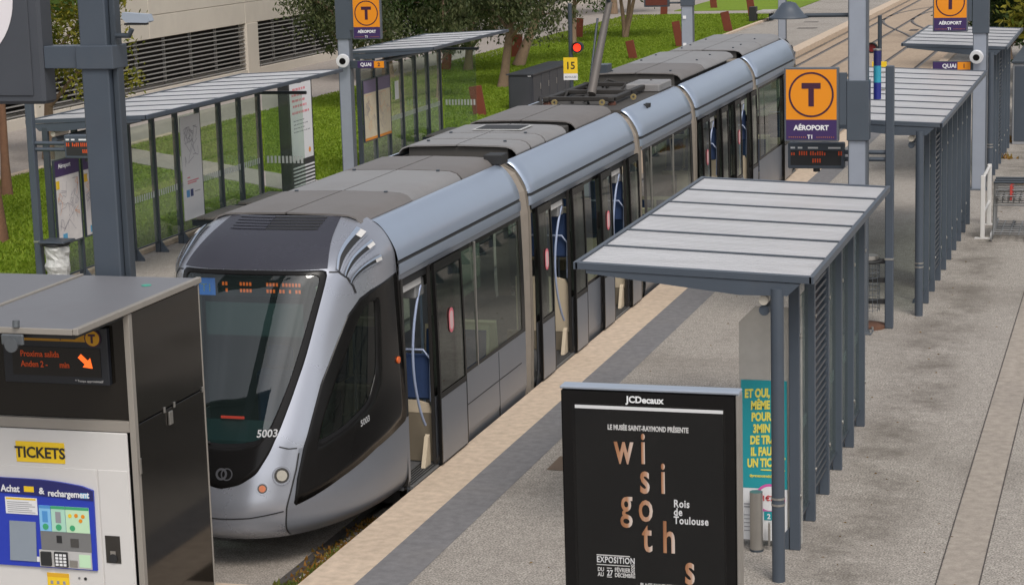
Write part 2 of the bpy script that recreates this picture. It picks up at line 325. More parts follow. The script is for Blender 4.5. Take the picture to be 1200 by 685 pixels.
# edge stones, tactile strip, joint strip
for nm, x0, x1, y0, y1 in (('platform_edge', -7.645, -7.11, 17.4, 57), ('platform_edge', -13.275, -13.82, 17.4, 150), ('platform_edge', -13.27, -7.65, 17.4, 17.945)):
    MB().box(x0, x1, y0, y1, -.22, .005, .004).build(nm, G_EDGE, None, kind='structure')
MB().box(-7.12, -6.6, -5, 57, -.22, -.002, 0).build('pavement_base', G_PLAT, None, kind='structure')
sheet('dark_paving_strip', rect(-7.108, -6.60, -5, 57), .004, G_DARK)
sheet('dark_paving_strip', rect(-14.35, -13.825, 18.5, 57), .004, G_DARK)
sheet('joint_strip', rect(-1.74, -1.37, -5, 57), .004, G_STRIP)
GROOVE = mat('joint_groove', (.07, .06, .055), .9, 0, .3, 5)
for x in (-1.752, -1.358): sheet('joint_groove', rect(x - .006, x + .006, -5, 57), .0075, GROOVE)
MB().box(-6.95, -7.25, 57.2, 150, -.3, .02, .01).build('kerb', G_EDGE, None, kind='structure')
# rails
def rail(name, pts, w=.085):
    b = MB(); P = [Vector((x, y, 0)) for x, y in pts]; L = []
    for i, p in enumerate(P):
        d = (P[min(i + 1, len(P) - 1)] - P[max(i - 1, 0)]).normalized(); nrm = Vector((-d.y, d.x, 0))
        L.append([(p + nrm * o).xy for o in (-w, -w * .1, w)])
    for z, a, c, mi in ((-.296, 0, 1, 0), (-.2985, 1, 2, 1)):
        b.grid([[(*r[a], z) for r in L], [(*r[c], z) for r in L]], mi, False)
    return b.build(name, [RAILST, GROOVE], None, kind='structure')
for xc in (-8.88, -12.05):
    for s in (-1, 1): rail('rail', [(xc + s * .7175, 17.95), (xc + s * .7175, 190)])
for o in (-.7175, .7175):
    pts = []
    for i in range(25):
        t = i / 24; y = 92 + 18 * t; sgm = t * t * (3 - 2 * t); pts.append((-8.88 + o - 3.17 * sgm, y))
    rail('rail', pts)
for o in (-.7175, .7175):
    pts = []
    for i in range(25):
        t = i / 24; y = 112 + 18 * t; sgm = t * t * (3 - 2 * t); pts.append((-12.05 + o + 3.17 * sgm, y))
    rail('rail', pts)
PLATE = mat('access_plate', (.17, .12, .085), .7, .2, .2, 6, dirt=.4)
for i, (x, y, w, l, m) in enumerate(((-6.28, 22.75, .12, .3, PLATE), (-15.5, 103, .35, .25, GROOVE), (-15.0, 98.5, .45, .3, GROOVE), (-14.6, 112, .3, .25, GROOVE), (-11.0, 84, .25, .5, G_STRIP), (-9.9, 96, .3, .5, G_STRIP), (-10.5, 77, .3, .6, GROOVE), (-10.4, 101, .2, .6, GROOVE))):
    z = .006 if x > -7 or x < -13.3 else -.297
    sheet('access_cover', rect(x - w, x + w, y - l, y + l), z, m)
# lawn, path, service road
lawn_poly = [(-26.4, 12), (-17.96, 12), (-17.96, 110.5), (-24.5, 110.5), (-24.7, 95), (-25.5, 80), (-26.4, 55)]
sheet('lawn', lawn_poly, .03, G_GRASS, .3)
sheet('lawn', [(-24.5, 113.5), (-17.96, 113.5), (-17.96, 190), (-24.5, 190)], .03, G_GRASS, .3)
sheet('footpath', [(-26.3, 49.9), (-17.97, 43.7), (-17.97, 45.4), (-26.3, 51.7)], .05, G_ROAD, .06)
sheet('footpath', rect(-24.6, -17.97, 110.51, 113.49), .0, G_ROAD, .3)
sheet('service_road', rect(-46, -24.4, -10, 190), -.01, G_ROAD, .3)
MB().box(-18.05, -17.9, 12, 110, -.1, .09, .015).build('kerb', G_EDGE, None, kind='structure')
MB().box(-26.55, -26.38, 12, 55, -.1, .08, .015).build('kerb', G_EDGE, None, kind='structure')

def in_path(x, y):
    u = 45.4 - .755 * (x + 18); return u - 1.85 < y < u + .12
def blades(name, n, x0, x1, y0, y1, zb, h, w, m, dens=None, label=None, cat=None, skip=None):
    rs = np.random.RandomState(hash(name) % 1000 if False else 11); x = rs.uniform(x0, x1, n); y = y0 + (y1 - y0) * rs.uniform(0, 1, n) ** 1.35
    if dens is not None:
        k = dens(x, y, rs); x, y = x[k], y[k]
    if skip is not None:
        k = np.array([not skip(a, b) for a, b in zip(x, y)]); x, y = x[k], y[k]
    n = len(x); a = rs.uniform(0, 2 * np.pi, n); hh = h * rs.uniform(.5, 1.4, n); lx, ly = rs.normal(0, .4, n) * hh, rs.normal(0, .4, n) * hh
    V = np.zeros((n, 3, 3)); V[:, 0] = np.stack([x + np.cos(a) * w, y + np.sin(a) * w, np.full(n, zb)], 1); V[:, 1] = np.stack([x - np.cos(a) * w, y - np.sin(a) * w, np.full(n, zb)], 1); V[:, 2] = np.stack([x + lx, y + ly, zb + hh], 1)
    me = bpy.data.meshes.new(name); me.vertices.add(n * 3); me.loops.add(n * 3); me.polygons.add(n)
    me.vertices.foreach_set('co', V.reshape(-1)); me.loops.foreach_set('vertex_index', np.arange(n * 3)); me.polygons.foreach_set('loop_start', np.arange(n) * 3); me.polygons.foreach_set('loop_total', np.full(n, 3))
    me.update(); me.validate(); me.materials.append(m)
    o = link(name, me, (0, 0, 0), None, label, cat, None, 'stuff'); return o
L_GRASS = leaf_mat('grass_blade', (.14, .22, .012), (.24, .31, .03))
def gdens(x, y, rs): return np.ones(len(x), bool)
blades('grass', 190000, -26.3, -18.1, 30, 110, .03, .05, .03, L_GRASS, None, 'short bright green grass of the lawn behind the far platform', 'grass', in_path)

# car park building with louvres, parallel to the tracks
bld = thing('car_park_building', (-33, 75, 0), 'beige concrete car park building with dark horizontal metal louvres', 'building')
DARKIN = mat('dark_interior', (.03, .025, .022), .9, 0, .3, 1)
LOUV = mat('louvre_metal', (.40, .385, .365), .5, .3, .1, 3)
XB = -32.0
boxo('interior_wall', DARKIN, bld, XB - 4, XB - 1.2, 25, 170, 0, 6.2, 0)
boxo('plinth', CONCRETE, bld, XB - 1.0, XB, 25, 170, -.1, .32, .01)
pan = MB().box(XB - .22, XB + .0, 0.02, 7.98, 0, .76, .012)
first = None
for j, z in enumerate((2.02, 2.80)):
    for i in range(18):
        y = 25.2 + 8 * i
        if first is None:
            first = MB().box(XB - .22, XB, y + .015, y + 7.985, z, z + .765, .012).build('concrete_panel', CONCRETE, bld); f0 = (y, z)
        else: dup(first, (0, y - f0[0], z - f0[1]), bld)
for z in (5.2,): boxo('concrete_beam', CONCRETE, bld, XB - .22, XB, 25, 170, z, z + 1.2, .01)
cf = None
for i in range(9):
    y = 41.2 - 16 + 16 * i
    if cf is None: cf = boxo('column', CONCRETE, bld, XB - .3, XB + .04, y, y + 1.05, .0, 2.015, .01); cy = y
    else: dup(cf, (0, y - cy, 0), bld)
sf = None; vf = None
for i in range(8):
    y0 = 41.2 - 16 + 16 * i + 1.06; y1 = y0 + 14.93
    for k in range(11):
        z = .37 + k * .15
        if sf is None: sf = MB().prism([(XB - .16, z), (XB - .05, z), (XB - .05, z + .032), (XB - .16, z + .032)], 'y', y0, y1).build('louvre_slat', LOUV, bld); s0 = (y0, z)
        else: dup(sf, (0, y0 - s0[0], z - s0[1]), bld)
    for k in range(1, 7):
        yy = y0 + k * 2.13
        if vf is None: vf = boxo('louvre_post', LOUV, bld, XB - .34, XB - .26, yy, yy + .08, .33, 2.01, 0); v0 = yy
        else: dup(vf, (0, yy - v0, 0), bld)
    for k in range(5):
        z = 3.75 + k * .28
        dup(sf, (0, y0 - s0[0], z - s0[1]), bld)

# ------------------------------------------------------------------ the tram
TX = -8.88; YB = 21.4; YMID = 34.98
tram = thing('tram', (TX, YMID, -.3), 'silver blue articulated tram with black cab front standing at the platform with its doors open', 'tram')
ZT = [.03, .08, .17, .4, .71, 1.02, 2.64, 2.72, 2.87, 2.97, 3.0, 3.08]
YC = [19.22, 19.11, 19.06, 19.05, 19.13, 19.24, 20.05, 20.15, 20.42, 20.7, 20.8, 21.1]
WT = [1.12, 1.17, 1.19, 1.2, 1.2, 1.2, 1.14, 1.12, 1.04, .95, .9, .74]
def _sm(tab):
    zs = np.linspace(.03, 3.08, 321); v = np.interp(zs, ZT, tab); k = np.ones(17) / 17
    p = np.concatenate([2 * v[0] - v[8:0:-1], v, 2 * v[-1] - v[-2:-10:-1]]); return zs, np.convolve(p, k, 'valid')
_yz, _yv = _sm(YC); _wz, _wv = _sm(WT)
def yc(z): return float(np.interp(z, _yz, _yv))
def WW(z): return float(np.interp(z, _wz, _wv))
def nn(z): return float(np.interp(z, [.3, 2.64], [2.3, 3.0]))
def S_t(t, z):
    n = nn(z); th = min(max(t, 0), 1) * math.pi / 2
    return Vector((WW(z) * math.sin(th) ** (2 / n), YB - (YB - yc(z)) * max(0, math.cos(th)) ** (2 / n), z))
def t_of_w(w, z): return math.asin(min(1, (abs(w) / WW(z))) ** (nn(z) / 2)) / (math.pi / 2)
def t_of_y(y, z): return math.acos(min(1, max(0, (YB - y) / (YB - yc(z)))) ** (nn(z) / 2)) / (math.pi / 2)
def S_off(t, z, off=0.):
    p = S_t(t, z); e = .012
    a = S_t(min(1, t + e), z) - S_t(max(0, t - e), z); b = S_t(t, min(3.08, z + e)) - S_t(t, max(.03, z - e))
    n = a.cross(b)
    if n.length < 1e-9: n = Vector((1, 0, 0))
    n.normalize()
    if n.dot(Vector((p.x, p.y - 24, (p.z - 1) * .5))) < 0: n = -n
    return p + n * off
def cabpt(p, side=1, rear=False):
    return Vector((TX + side * p.x, (2 * YMID - p.y) if rear else p.y, p.z))
def ws_pt(w, z, off):      # a front point from w (signed) and z
    p = S_off(t_of_w(w, z), z, off); return Vector((math.copysign(p.x, w) if abs(w) > 1e-6 else 0, p.y, p.z))
def sd_pt(y, z, off): return S_off(t_of_y(y, z), z, off)
def spline(ctrl, n, k=.2):
    # closed Catmull-free dense polyline through ctrl (linear with slight rounding), n samples by arc length
    P = [Vector(c) for c in ctrl]
    for _ in range(3):
        Q = []
        for i in range(len(P)):
            a, b = P[i], P[(i + 1) % len(P)]; Q += [a * (1 - k) + b * k, a * k + b * (1 - k)]
        P = Q
    L = [0]
    for i in range(len(P)): L.append(L[-1] + (P[(i + 1) % len(P)] - P[i]).length)
    out = []; j = 0
    for k in range(n):
        s = L[-1] * k / n
        while L[j + 1] < s: j += 1
        t = (s - L[j]) / max(1e-9, L[j + 1] - L[j]); out.append(P[j].lerp(P[(j + 1) % len(P)], t))
    return out
def inpoly(x, y, poly):
    c = False; n = len(poly)
    for i in range(n):
        x1, y1 = poly[i]; x2, y2 = poly[i - 1]
        if (y1 > y) != (y2 > y) and x < (x2 - x1) * (y - y1) / (y2 - y1) + x1: c = not c
    return c
def sym(half): return half + [(-w, z) for w, z in half[::-1] if w > 1e-6]
ws_out = sym([(0, .585), (.2, .63), (.36, .73), (.47, .93), (.545, 1.15), (.61, 1.4), (.70, 1.8), (.815, 2.60), (.79, 2.655), (.4, 2.66)])
ws_in = sym([(0, 1.02), (.2, 1.03), (.36, 1.06), (.44, 1.15), (.50, 1.32), (.58, 1.6), (.65, 1.95), (.755, 2.57), (.72, 2.615), (.4, 2.62)])
sd_out = [(19.345, .37), (19.62, .455), (19.9, .54), (20.54, .69), (21.395, .80), (21.395, 2.44), (21.0, 2.40), (20.7, 2.37), (20.5, 2.32), (20.3, 2.18), (20.1, 1.92), (19.84, 1.55), (19.66, 1.22), (19.52, .96), (19.41, .66)]
sd_in = [(19.66, .98), (19.98, 1.06), (20.45, 1.23), (20.66, 1.5), (20.78, 2.24), (20.6, 2.25), (20.42, 2.1), (20.05, 1.62), (19.78, 1.22)]
def mid(a, b, k=.5): return [tuple(Vector(p).lerp(Vector(q), k)) for p, q in zip(a, b)]
NL = 140
WO, WI = spline(ws_out, NL, .12), spline(ws_in, NL, .14)
SO, SI = spline(sd_out, NL, .03), spline(sd_in, NL, .12)
# align loop starts by angle about the inner centre so rings do not twist
def align(o, i):
    c = sum(i, Vector((0, 0))) / len(i); best = min(range(len(i)), key=lambda k: sum(((o[j] - c).normalized() - (i[(j + k) % len(i)] - c).normalized()).length_squared for j in range(0, len(o), 7)))
    return i[best:] + i[:best]
WI = align(WO, WI); SI = align(SO, SI)
ws_cut = [tuple(o.lerp(i, .5)) for o, i in zip(WO, WI)]; sd_cut = [tuple(o.lerp(i, .5)) for o, i in zip(SO, SI)]

def build_cab(rear):
    full = not rear
    nt_, nz = 120, 110
    ts = [1 - (1 - i / nt_) for i in range(nt_ + 1)]; zs = np.linspace(.03, 3.08, nz + 1)
    for nm, m, lo, hi in (('cab_shell', PILLAR, -.12, 3.08),):
        b = MB(); V = []; idx = {}
        for side in (-1, 1):
            P = [[S_t(t, z) for t in ts] for z in zs]; base = len(b.v)
            v = [cabpt(p, side, rear) for row in P for p in row]; f = []; f2 = []
            for i in range(nz):
                for j in range(nt_):
                    q = (P[i][j] + P[i][j + 1] + P[i + 1][j + 1] + P[i + 1][j]) / 4
                    if inpoly(q.x * side, q.z, ws_cut) and q.y < 20.9: continue
                    if inpoly(q.y, q.z, sd_cut): continue
                    k = (i * (nt_ + 1) + j, i * (nt_ + 1) + j + 1, (i + 1) * (nt_ + 1) + j + 1, (i + 1) * (nt_ + 1) + j)
                    sk = q.z < .95 and q.x > float(np.interp(q.z, [.03, .2, .36, .52, .74, .95], [.60, .61, .625, .66, .70, .72]))
                    (f2 if sk else f).append(k if (side > 0) ^ rear else k[::-1])
            o_ = len(b.v); b.add(v, f, 0, True)
            for k in f2: b.f.append(tuple(o_ + i_ for i_ in k)); b.m.append(1); b.sm.append(True)
        # side skirt in the slightly duller silver is the same shell; underside closing
        shell = b.build('cab_shell', [PILLAR, SILVER2], tram)
    def ring(nm, O, I, fn, off, m, parent, sides):
        for s in sides:
            b = MB(); rows = []
            for k in range(6):
                rows.append([cabpt(fn(*(o.lerp(i, k / 5)), off), s, rear) for o, i in zip(O, I)])
            rows = [r + [r[0]] for r in rows]
            edge = [cabpt(fn(*o, -.01), s, rear) for o in O]; edge.append(edge[0]); inner = [cabpt(fn(*i, -.015), s, rear) for i in I]; inner.append(inner[0])
            b.grid([edge] + rows + [inner]); b.build(nm, m, parent)
    def disc(nm, I, fn, off, m, parent, sides, nr=8):
        out = []
        for s in sides:
            c = sum(I, Vector((0, 0))) / len(I); b = MB()
            rows = [[cabpt(fn(*(i.lerp(c, k / nr)), off), s, rear) for i in I] for k in range(nr)]; rows = [r + [r[0]] for r in rows]
            b.grid(rows); cp = cabpt(fn(*c, off), s, rear); r = rows[-1]
            b.add(r[:-1] + [cp], [(i, (i + 1) % (len(r) - 1), len(r) - 1) for i in range(len(r) - 1)], 0, True)
            out.append(b.build(nm, m, parent))
        return out
    ring('windscreen_surround', WO, WI, ws_pt, .004, BLACK, tram, (1,))
    w = disc('windscreen', WI, ws_pt, -.006, WGLASS, tram, (1,), 12)[0]
    ring('cab_side_panel', SO, SI, sd_pt, .004, BLACK, tram, (1, -1))
    disc('cab_side_window', SI, sd_pt, -.006, DGLASS, tram, (1, -1), 8)
    # dark roof panel above the windscreen
    b = MB(); rows = []
    for i in range(21):
        k = i / 20; z = 2.665 + (3.075 - 2.665) * (k ** .8); hw = .80 - .17 * k
        rows.append([cabpt(ws_pt(hw * (j / 10 - 1), z, .005), 1, rear) for j in range(21)])
    b.grid(rows); rp = b.build('cab_roof_panel', CABROOF, tram)
    for i in range(5):                      # louvres in the roof panel
        z = 2.985 + i * .02
        for (wa, wb_, m) in ((-.50 + .0 * i, -.08, CABROOF), (-.08 - .015 * i, .50, BLACKM)):
            b = MB(); hz = .006
            rows = [[cabpt(ws_pt(wa + (wb_ - wa) * j / 10, z + dz, .009 if m is BLACKM else .013), 1, rear) for j in range(11)] for dz in (-hz, hz)]
            b.grid(rows); b.build('roof_louvre', m, rp)
    # seams
    def seam(pts, fn, s=1, wd=.006, off=.005):
        b = MB()
        for i in range(len(pts) - 1):
            a, c = Vector(pts[i]), Vector(pts[i + 1]); d = (c - a).normalized(); n = Vector((-d.y, d.x)) * wd
            for k in range(4):
                p, q = a.lerp(c, k / 4), a.lerp(c, (k + 1) / 4)
                b.add([cabpt(fn(*(p - n), off), s, rear), cabpt(fn(*(q - n), off), s, rear), cabpt(fn(*(q + n), off), s, rear), cabpt(fn(*(p + n), off), s, rear)], [(0, 1, 2, 3)])
        b.build('panel_seam', BLACKM, tram)
    seam([(-.6, .335), (-.3, .295), (0, .285), (.3, .295), (.6, .335)], ws_pt)
    for s in (1, -1):
        seam([(.60, .05), (.61, .2), (.625, .36), (.66, .52), (.70, .74), (.715, .9)], ws_pt, s)
        seam([(.55, .985), (.63, .955), (.70, .95)], ws_pt, s)
        seam([(.82, 2.63), (.90, 2.62), (.97, 2.55), (1.01, 2.46), (1.03, 2.38)], ws_pt, s)
    b = MB(); b.grid([[cabpt(ws_pt(w_, .288 + .045 * (w_ / .6) ** 2 + dz, .006 - abs(dz)), 1, rear) for w_ in np.linspace(-.6, .6, 25)] for dz in (.008, .02)])
    b.build('bumper_trim', STAINLESS, tram)
    # side fairing grilles
    for s in (1, -1):
        for (A, M_, B_) in (((20.33, 2.63), (20.57, 2.80), (21.0, 2.945)), ((20.37, 2.565), (20.57, 2.715), (20.97, 2.82)), ((20.41, 2.485), (20.6, 2.61), (20.98, 2.665))):
            A, M_, B_ = Vector(A), Vector(M_), Vector(B_); N = 14
            cl = [A * (1 - t) ** 2 + (2 * M_ - (A + B_) / 2) * 2 * t * (1 - t) + B_ * t * t for t in np.linspace(0, 1, N)]
            def strip(nm, w0, w1, off, m, sh=0., t0=0, t1=N):
                b = MB(); r1 = []; r2 = []
                for i in range(t0, t1):
                    d = (cl[min(N - 1, i + 1)] - cl[max(0, i - 1)]).normalized(); n = Vector((-d.y, d.x)); ww = (w0 + (w1 - w0) * i / (N - 1))
                    r1.append(cabpt(sd_pt(*(cl[i] + n * (ww + sh)), off), s, rear)); r2.append(cabpt(sd_pt(*(cl[i] + n * (-ww + sh)), off), s, rear))
                b.grid([r1, r2]); return b.build(nm, m, tram)
            strip('grille_bezel', .016, .042, .014, PILLAR)
            strip('grille_slot', .005, .024, .020, BLACKM)
            strip('grille_fin', .004, .010, .027, MATS['tram_silver_blue'], .018)
            strip('grille_tip',   .012, .026, .025, WHITE, 0, N - 3, N)
    # lamps
    for s in (1, -1):
        for (w_, z_, r) in ((.585, .70, .098), (.42, .588, .062)):
            p = cabpt(ws_pt(w_, z_, .002), s, rear); q = cabpt(ws_pt(w_, z_, .1), s, rear); n = (q - p).normalized()
            h = MB().disc(p - n * .012, n, r, 28, 0, .018, r * .80).build('headlight' if r > .08 else 'indicator', PILLAR, tram)
            MB().disc(p - n * .012, n, r * .80, 28, 0, .014).build('lamp_bowl', mat('lamp_bowl_dark', (.10, .095, .09), .25, .6, .3, 30), h)
            c2 = p + n * .002
            MB().disc(c2 + n * .0, n, r * .56, 24, 0, .012).build('lens', mat('lamp_glass', (.62, .58, .50), .08, .3, .2, 30) if r > .08 else mat('amber_lens', (.55, .16, .06), .15, 0, .2, 30), h)
    # logo ring on the nose
    p = cabpt(ws_pt(0.0001, .73, .006), 1, rear); q = cabpt(ws_pt(0.0001, .73, .1), 1, rear); n = (q - p).normalized()
    GREYMARK = mat('nose_emblem', (.10, .10, .11), .4, .3, .1, 9)
    lg = MB().disc(p, n, .062, 26, 0, .004, .040).build('nose_emblem', GREYMARK, tram)
    MB().disc(p + Vector((.058, .0, 0)), n, .064, 26, 0, .003, .052).build('nose_emblem', GREYMARK, tram)
    return w
build_cab(False)
build_cab(True)
for (s, sz, fy, loc, nm) in (('5003', .105, 0, (.33, 1.08), 'fleet_number'),):
    def face(c): return Vector((0, 0, 0))
    base = cabpt(ws_pt(.33, 1.085, 0))
    text('5003', .10, tuple(base), tram, PAPER, 'fleet_number', face=lambda c: Vector(cabpt(ws_pt(.33 + c[0], 1.085 + c[1], .012))) - base, bold=.002)
    base2 = cabpt(sd_pt(20.25, 1.0, 0))
    text('5003', .09, tuple(base2), tram, PAPER, 'fleet_number', face=lambda c, b2=base2: Vector(cabpt(sd_pt(20.25 + c[0], .995 + c[1] + .16 * c[0], .008))) - b2, bold=.002)
p = cabpt(sd_pt(21.23, 1.5, .004)); MB().disc(p, (1, 0, 0), .038, 18, 0, .02).build('side_repeater', mat('repeater_orange', (.75, .14, .03), .25, 0, .1, 20), tram)

# ---- modules
def wside(z): return 1.2 - .03 * max(0, (z - .9) / 1.5) ** 2 - (.05 * ((.1 - z) / .22) ** 2 if z < .1 else 0)
FAIR = [(1.168, 2.47), (1.16, 2.58), (1.125, 2.715), (1.06, 2.85), (.985, 2.945), (.90, 3.0), (.86, 3.0)]
SILL, HEAD = .82, 2.34
def wallcells(b, s, y0, y1, z0, z1, openings, off=0.):
    ys = sorted(set([y0, y1] + [v for o in openings for v in o[:2] if y0 < v < y1])); zs = sorted(set([z0, z1] + [v for o in openings for v in o[2:4] if z0 < v < z1] + [z for z in np.arange(-.1, 2.6, .22) if z0 < z < z1]))
    for a, c in zip(ys[:-1], ys[1:]):
        for d, e in zip(zs[:-1], zs[1:]):
            my, mz = (a + c) / 2, (d + e) / 2
            if any(o[0] < my < o[1] and o[2] < mz < o[3] for o in openings): continue
            v = [(TX + s * (wside(d) + off), a, d), (TX + s * (wside(d) + off), c, d), (TX + s * (wside(e) + off), c, e), (TX + s * (wside(e) + off), a, e)]
            b.add(v, [(0, 1, 2, 3) if s > 0 else (3, 2, 1, 0)], 0, True)
modules = [   # y0, y1, right doors (single 's'/double 'd', ya, yb), right windows
    (21.4, 26.12, [('s', 21.47, 22.38)], [(23.42, 24.03), (24.07, 25.98)]),
    (26.66, 32.58, [('d', 27.30, 28.48), ('d', 30.72, 31.90)], [(29.22, 30.0)]),
    (33.12, 37.02, [], [(33.32, 33.66), (33.72, 35.36), (35.40, 36.86)]),
    (37.56, 43.24, [('d', 38.28, 39.46), ('d', 41.45, 42.63)], [(40.18, 40.80)]),
    (43.78, 48.56, [('s', 47.58, 48.49)], [(43.95, 44.5), (44.56, 46.50)]),
]
def leaf(s, y0, y1, w0, closed, sticker):
    d = MB(); zb, zt = .04, 2.36
    t = .035
    # lower panel
    def quadstrip(b, ya, yb, za, zb_, o, mi=0):
        zz = np.linspace(za, zb_, 7)
        for a, c in zip(zz[:-1], zz[1:]):
            for oo, fl in ((o, False), (o - t, True)):
                v = [(TX + s * (wside(a) + oo), ya, a), (TX + s * (wside(a) + oo), yb, a), (TX + s * (wside(c) + oo), yb, c), (TX + s * (wside(c) + oo), ya, c)]
                b.add(v, [(0, 1, 2, 3) if (s > 0) != fl else (3, 2, 1, 0)], mi, True)
        for yy in (ya, yb):
            for a, c in zip(zz[:-1], zz[1:]):
                b.add([(TX + s * (wside(a) + o), yy, a), (TX + s * (wside(a) + o - t), yy, a), (TX + s * (wside(c) + o - t), yy, c), (TX + s * (wside(c) + o), yy, c)], [(0, 1, 2, 3)], mi)
    e = .048
    L = MB(); quadstrip(L, y0 + .03, y1 - .03, zb, .79, w0); lf = L.build('door_leaf', SILVER2, tram)
    F = MB()
    quadstrip(F, y0, y0 + e, .80, zt, w0 + .002); quadstrip(F, y1 - e, y1, .80, zt, w0 + .002); quadstrip(F, y0 + e, y1 - e, .795, .86, w0 + .002); quadstrip(F, y0 + e, y1 - e, zt - .1, zt, w0 + .002)
    quadstrip(F, y0, y0 + .03, zb, .80, w0 + .002); quadstrip(F, y1 - .03, y1, zb, .80, w0 + .002)
    F.build('frame', BLACK, lf)
    G = MB(); zz = np.linspace(.86, zt - .1, 6)
    G.grid([[(TX + s * (wside(z) + w0 - .008), y, z) for y in (y0 + e, y1 - e)] for z in zz], 0, True, s < 0); G.build('pane', TGLASS, lf)
    if sticker:
        ym = (y0 + y1) / 2; z = 1.62; x = TX + s * (wside(z) + w0 + .002)
        k = MB()
        pts = [(ym + .085 * math.cos(a), z + (.06 if math.sin(a) > 0 else -.06) + .085 * math.sin(a)) for a in np.linspace(0, 2 * math.pi, 24, endpoint=False)]
        k.prism(pts, 'x', x, x + .003); st = k.build('sticker', mat('sticker_red', (.70, .16, .20), .5, 0, .1, 9), lf)
        pts2 = [(ym + .055 * math.cos(a), z + (.055 if math.sin(a) > 0 else -.055) + .055 * math.sin(a)) for a in np.linspace(0, 2 * math.pi, 24, endpoint=False)]
        MB().prism(pts2, 'x', x + .003, x + .005).build('sticker_centre', mat('sticker_pink', (.72, .50, .50), .5, 0, .2, 40), st)
    return lf
def pane(s, ya, yb, za=SILL + .05, zb=HEAD - .05):
    zz = np.linspace(za, zb, 7); b = MB(); b.grid([[(TX + s * (wside(z) - .006), y, z) for y in (ya, yb)] for z in zz], 0, True, s < 0); b.build('window', TGLASS, tram)
def seat(x, y, d):
    # a pair of moulded seats, backs towards -d
    b = MB(); b.box(x - .42, x + .42, y - .21, y + .22, .36, .45, .02); b.prism([(y - d * .21, .40), (y - d * .17, .45), (y - d * .26, 1.16), (y - d * .31, 1.14)], 'x', x - .42, x + .42)
    b.box(x - .05, x + .05, y - .1, y + .1, .02, .36, .005)
    o = b.build('seat', SEATBEIGE, tram)
    for k in (-.21, .21):
        c = MB(); c.box(x + k - .18, x + k + .18, y - .18, y + .20, .452, .49, .015)
        c.prism([(y - d * .165, .50), (y - d * .135, .50), (y - d * .225, 1.10), (y - d * .255, 1.10)], 'x', x + k - .18, x + k + .18); c.build('cushion', SEATBLUE, o)
WARM = mat('door_pillar_dark', (.022, .02, .019), .4, 0, .2, 5)
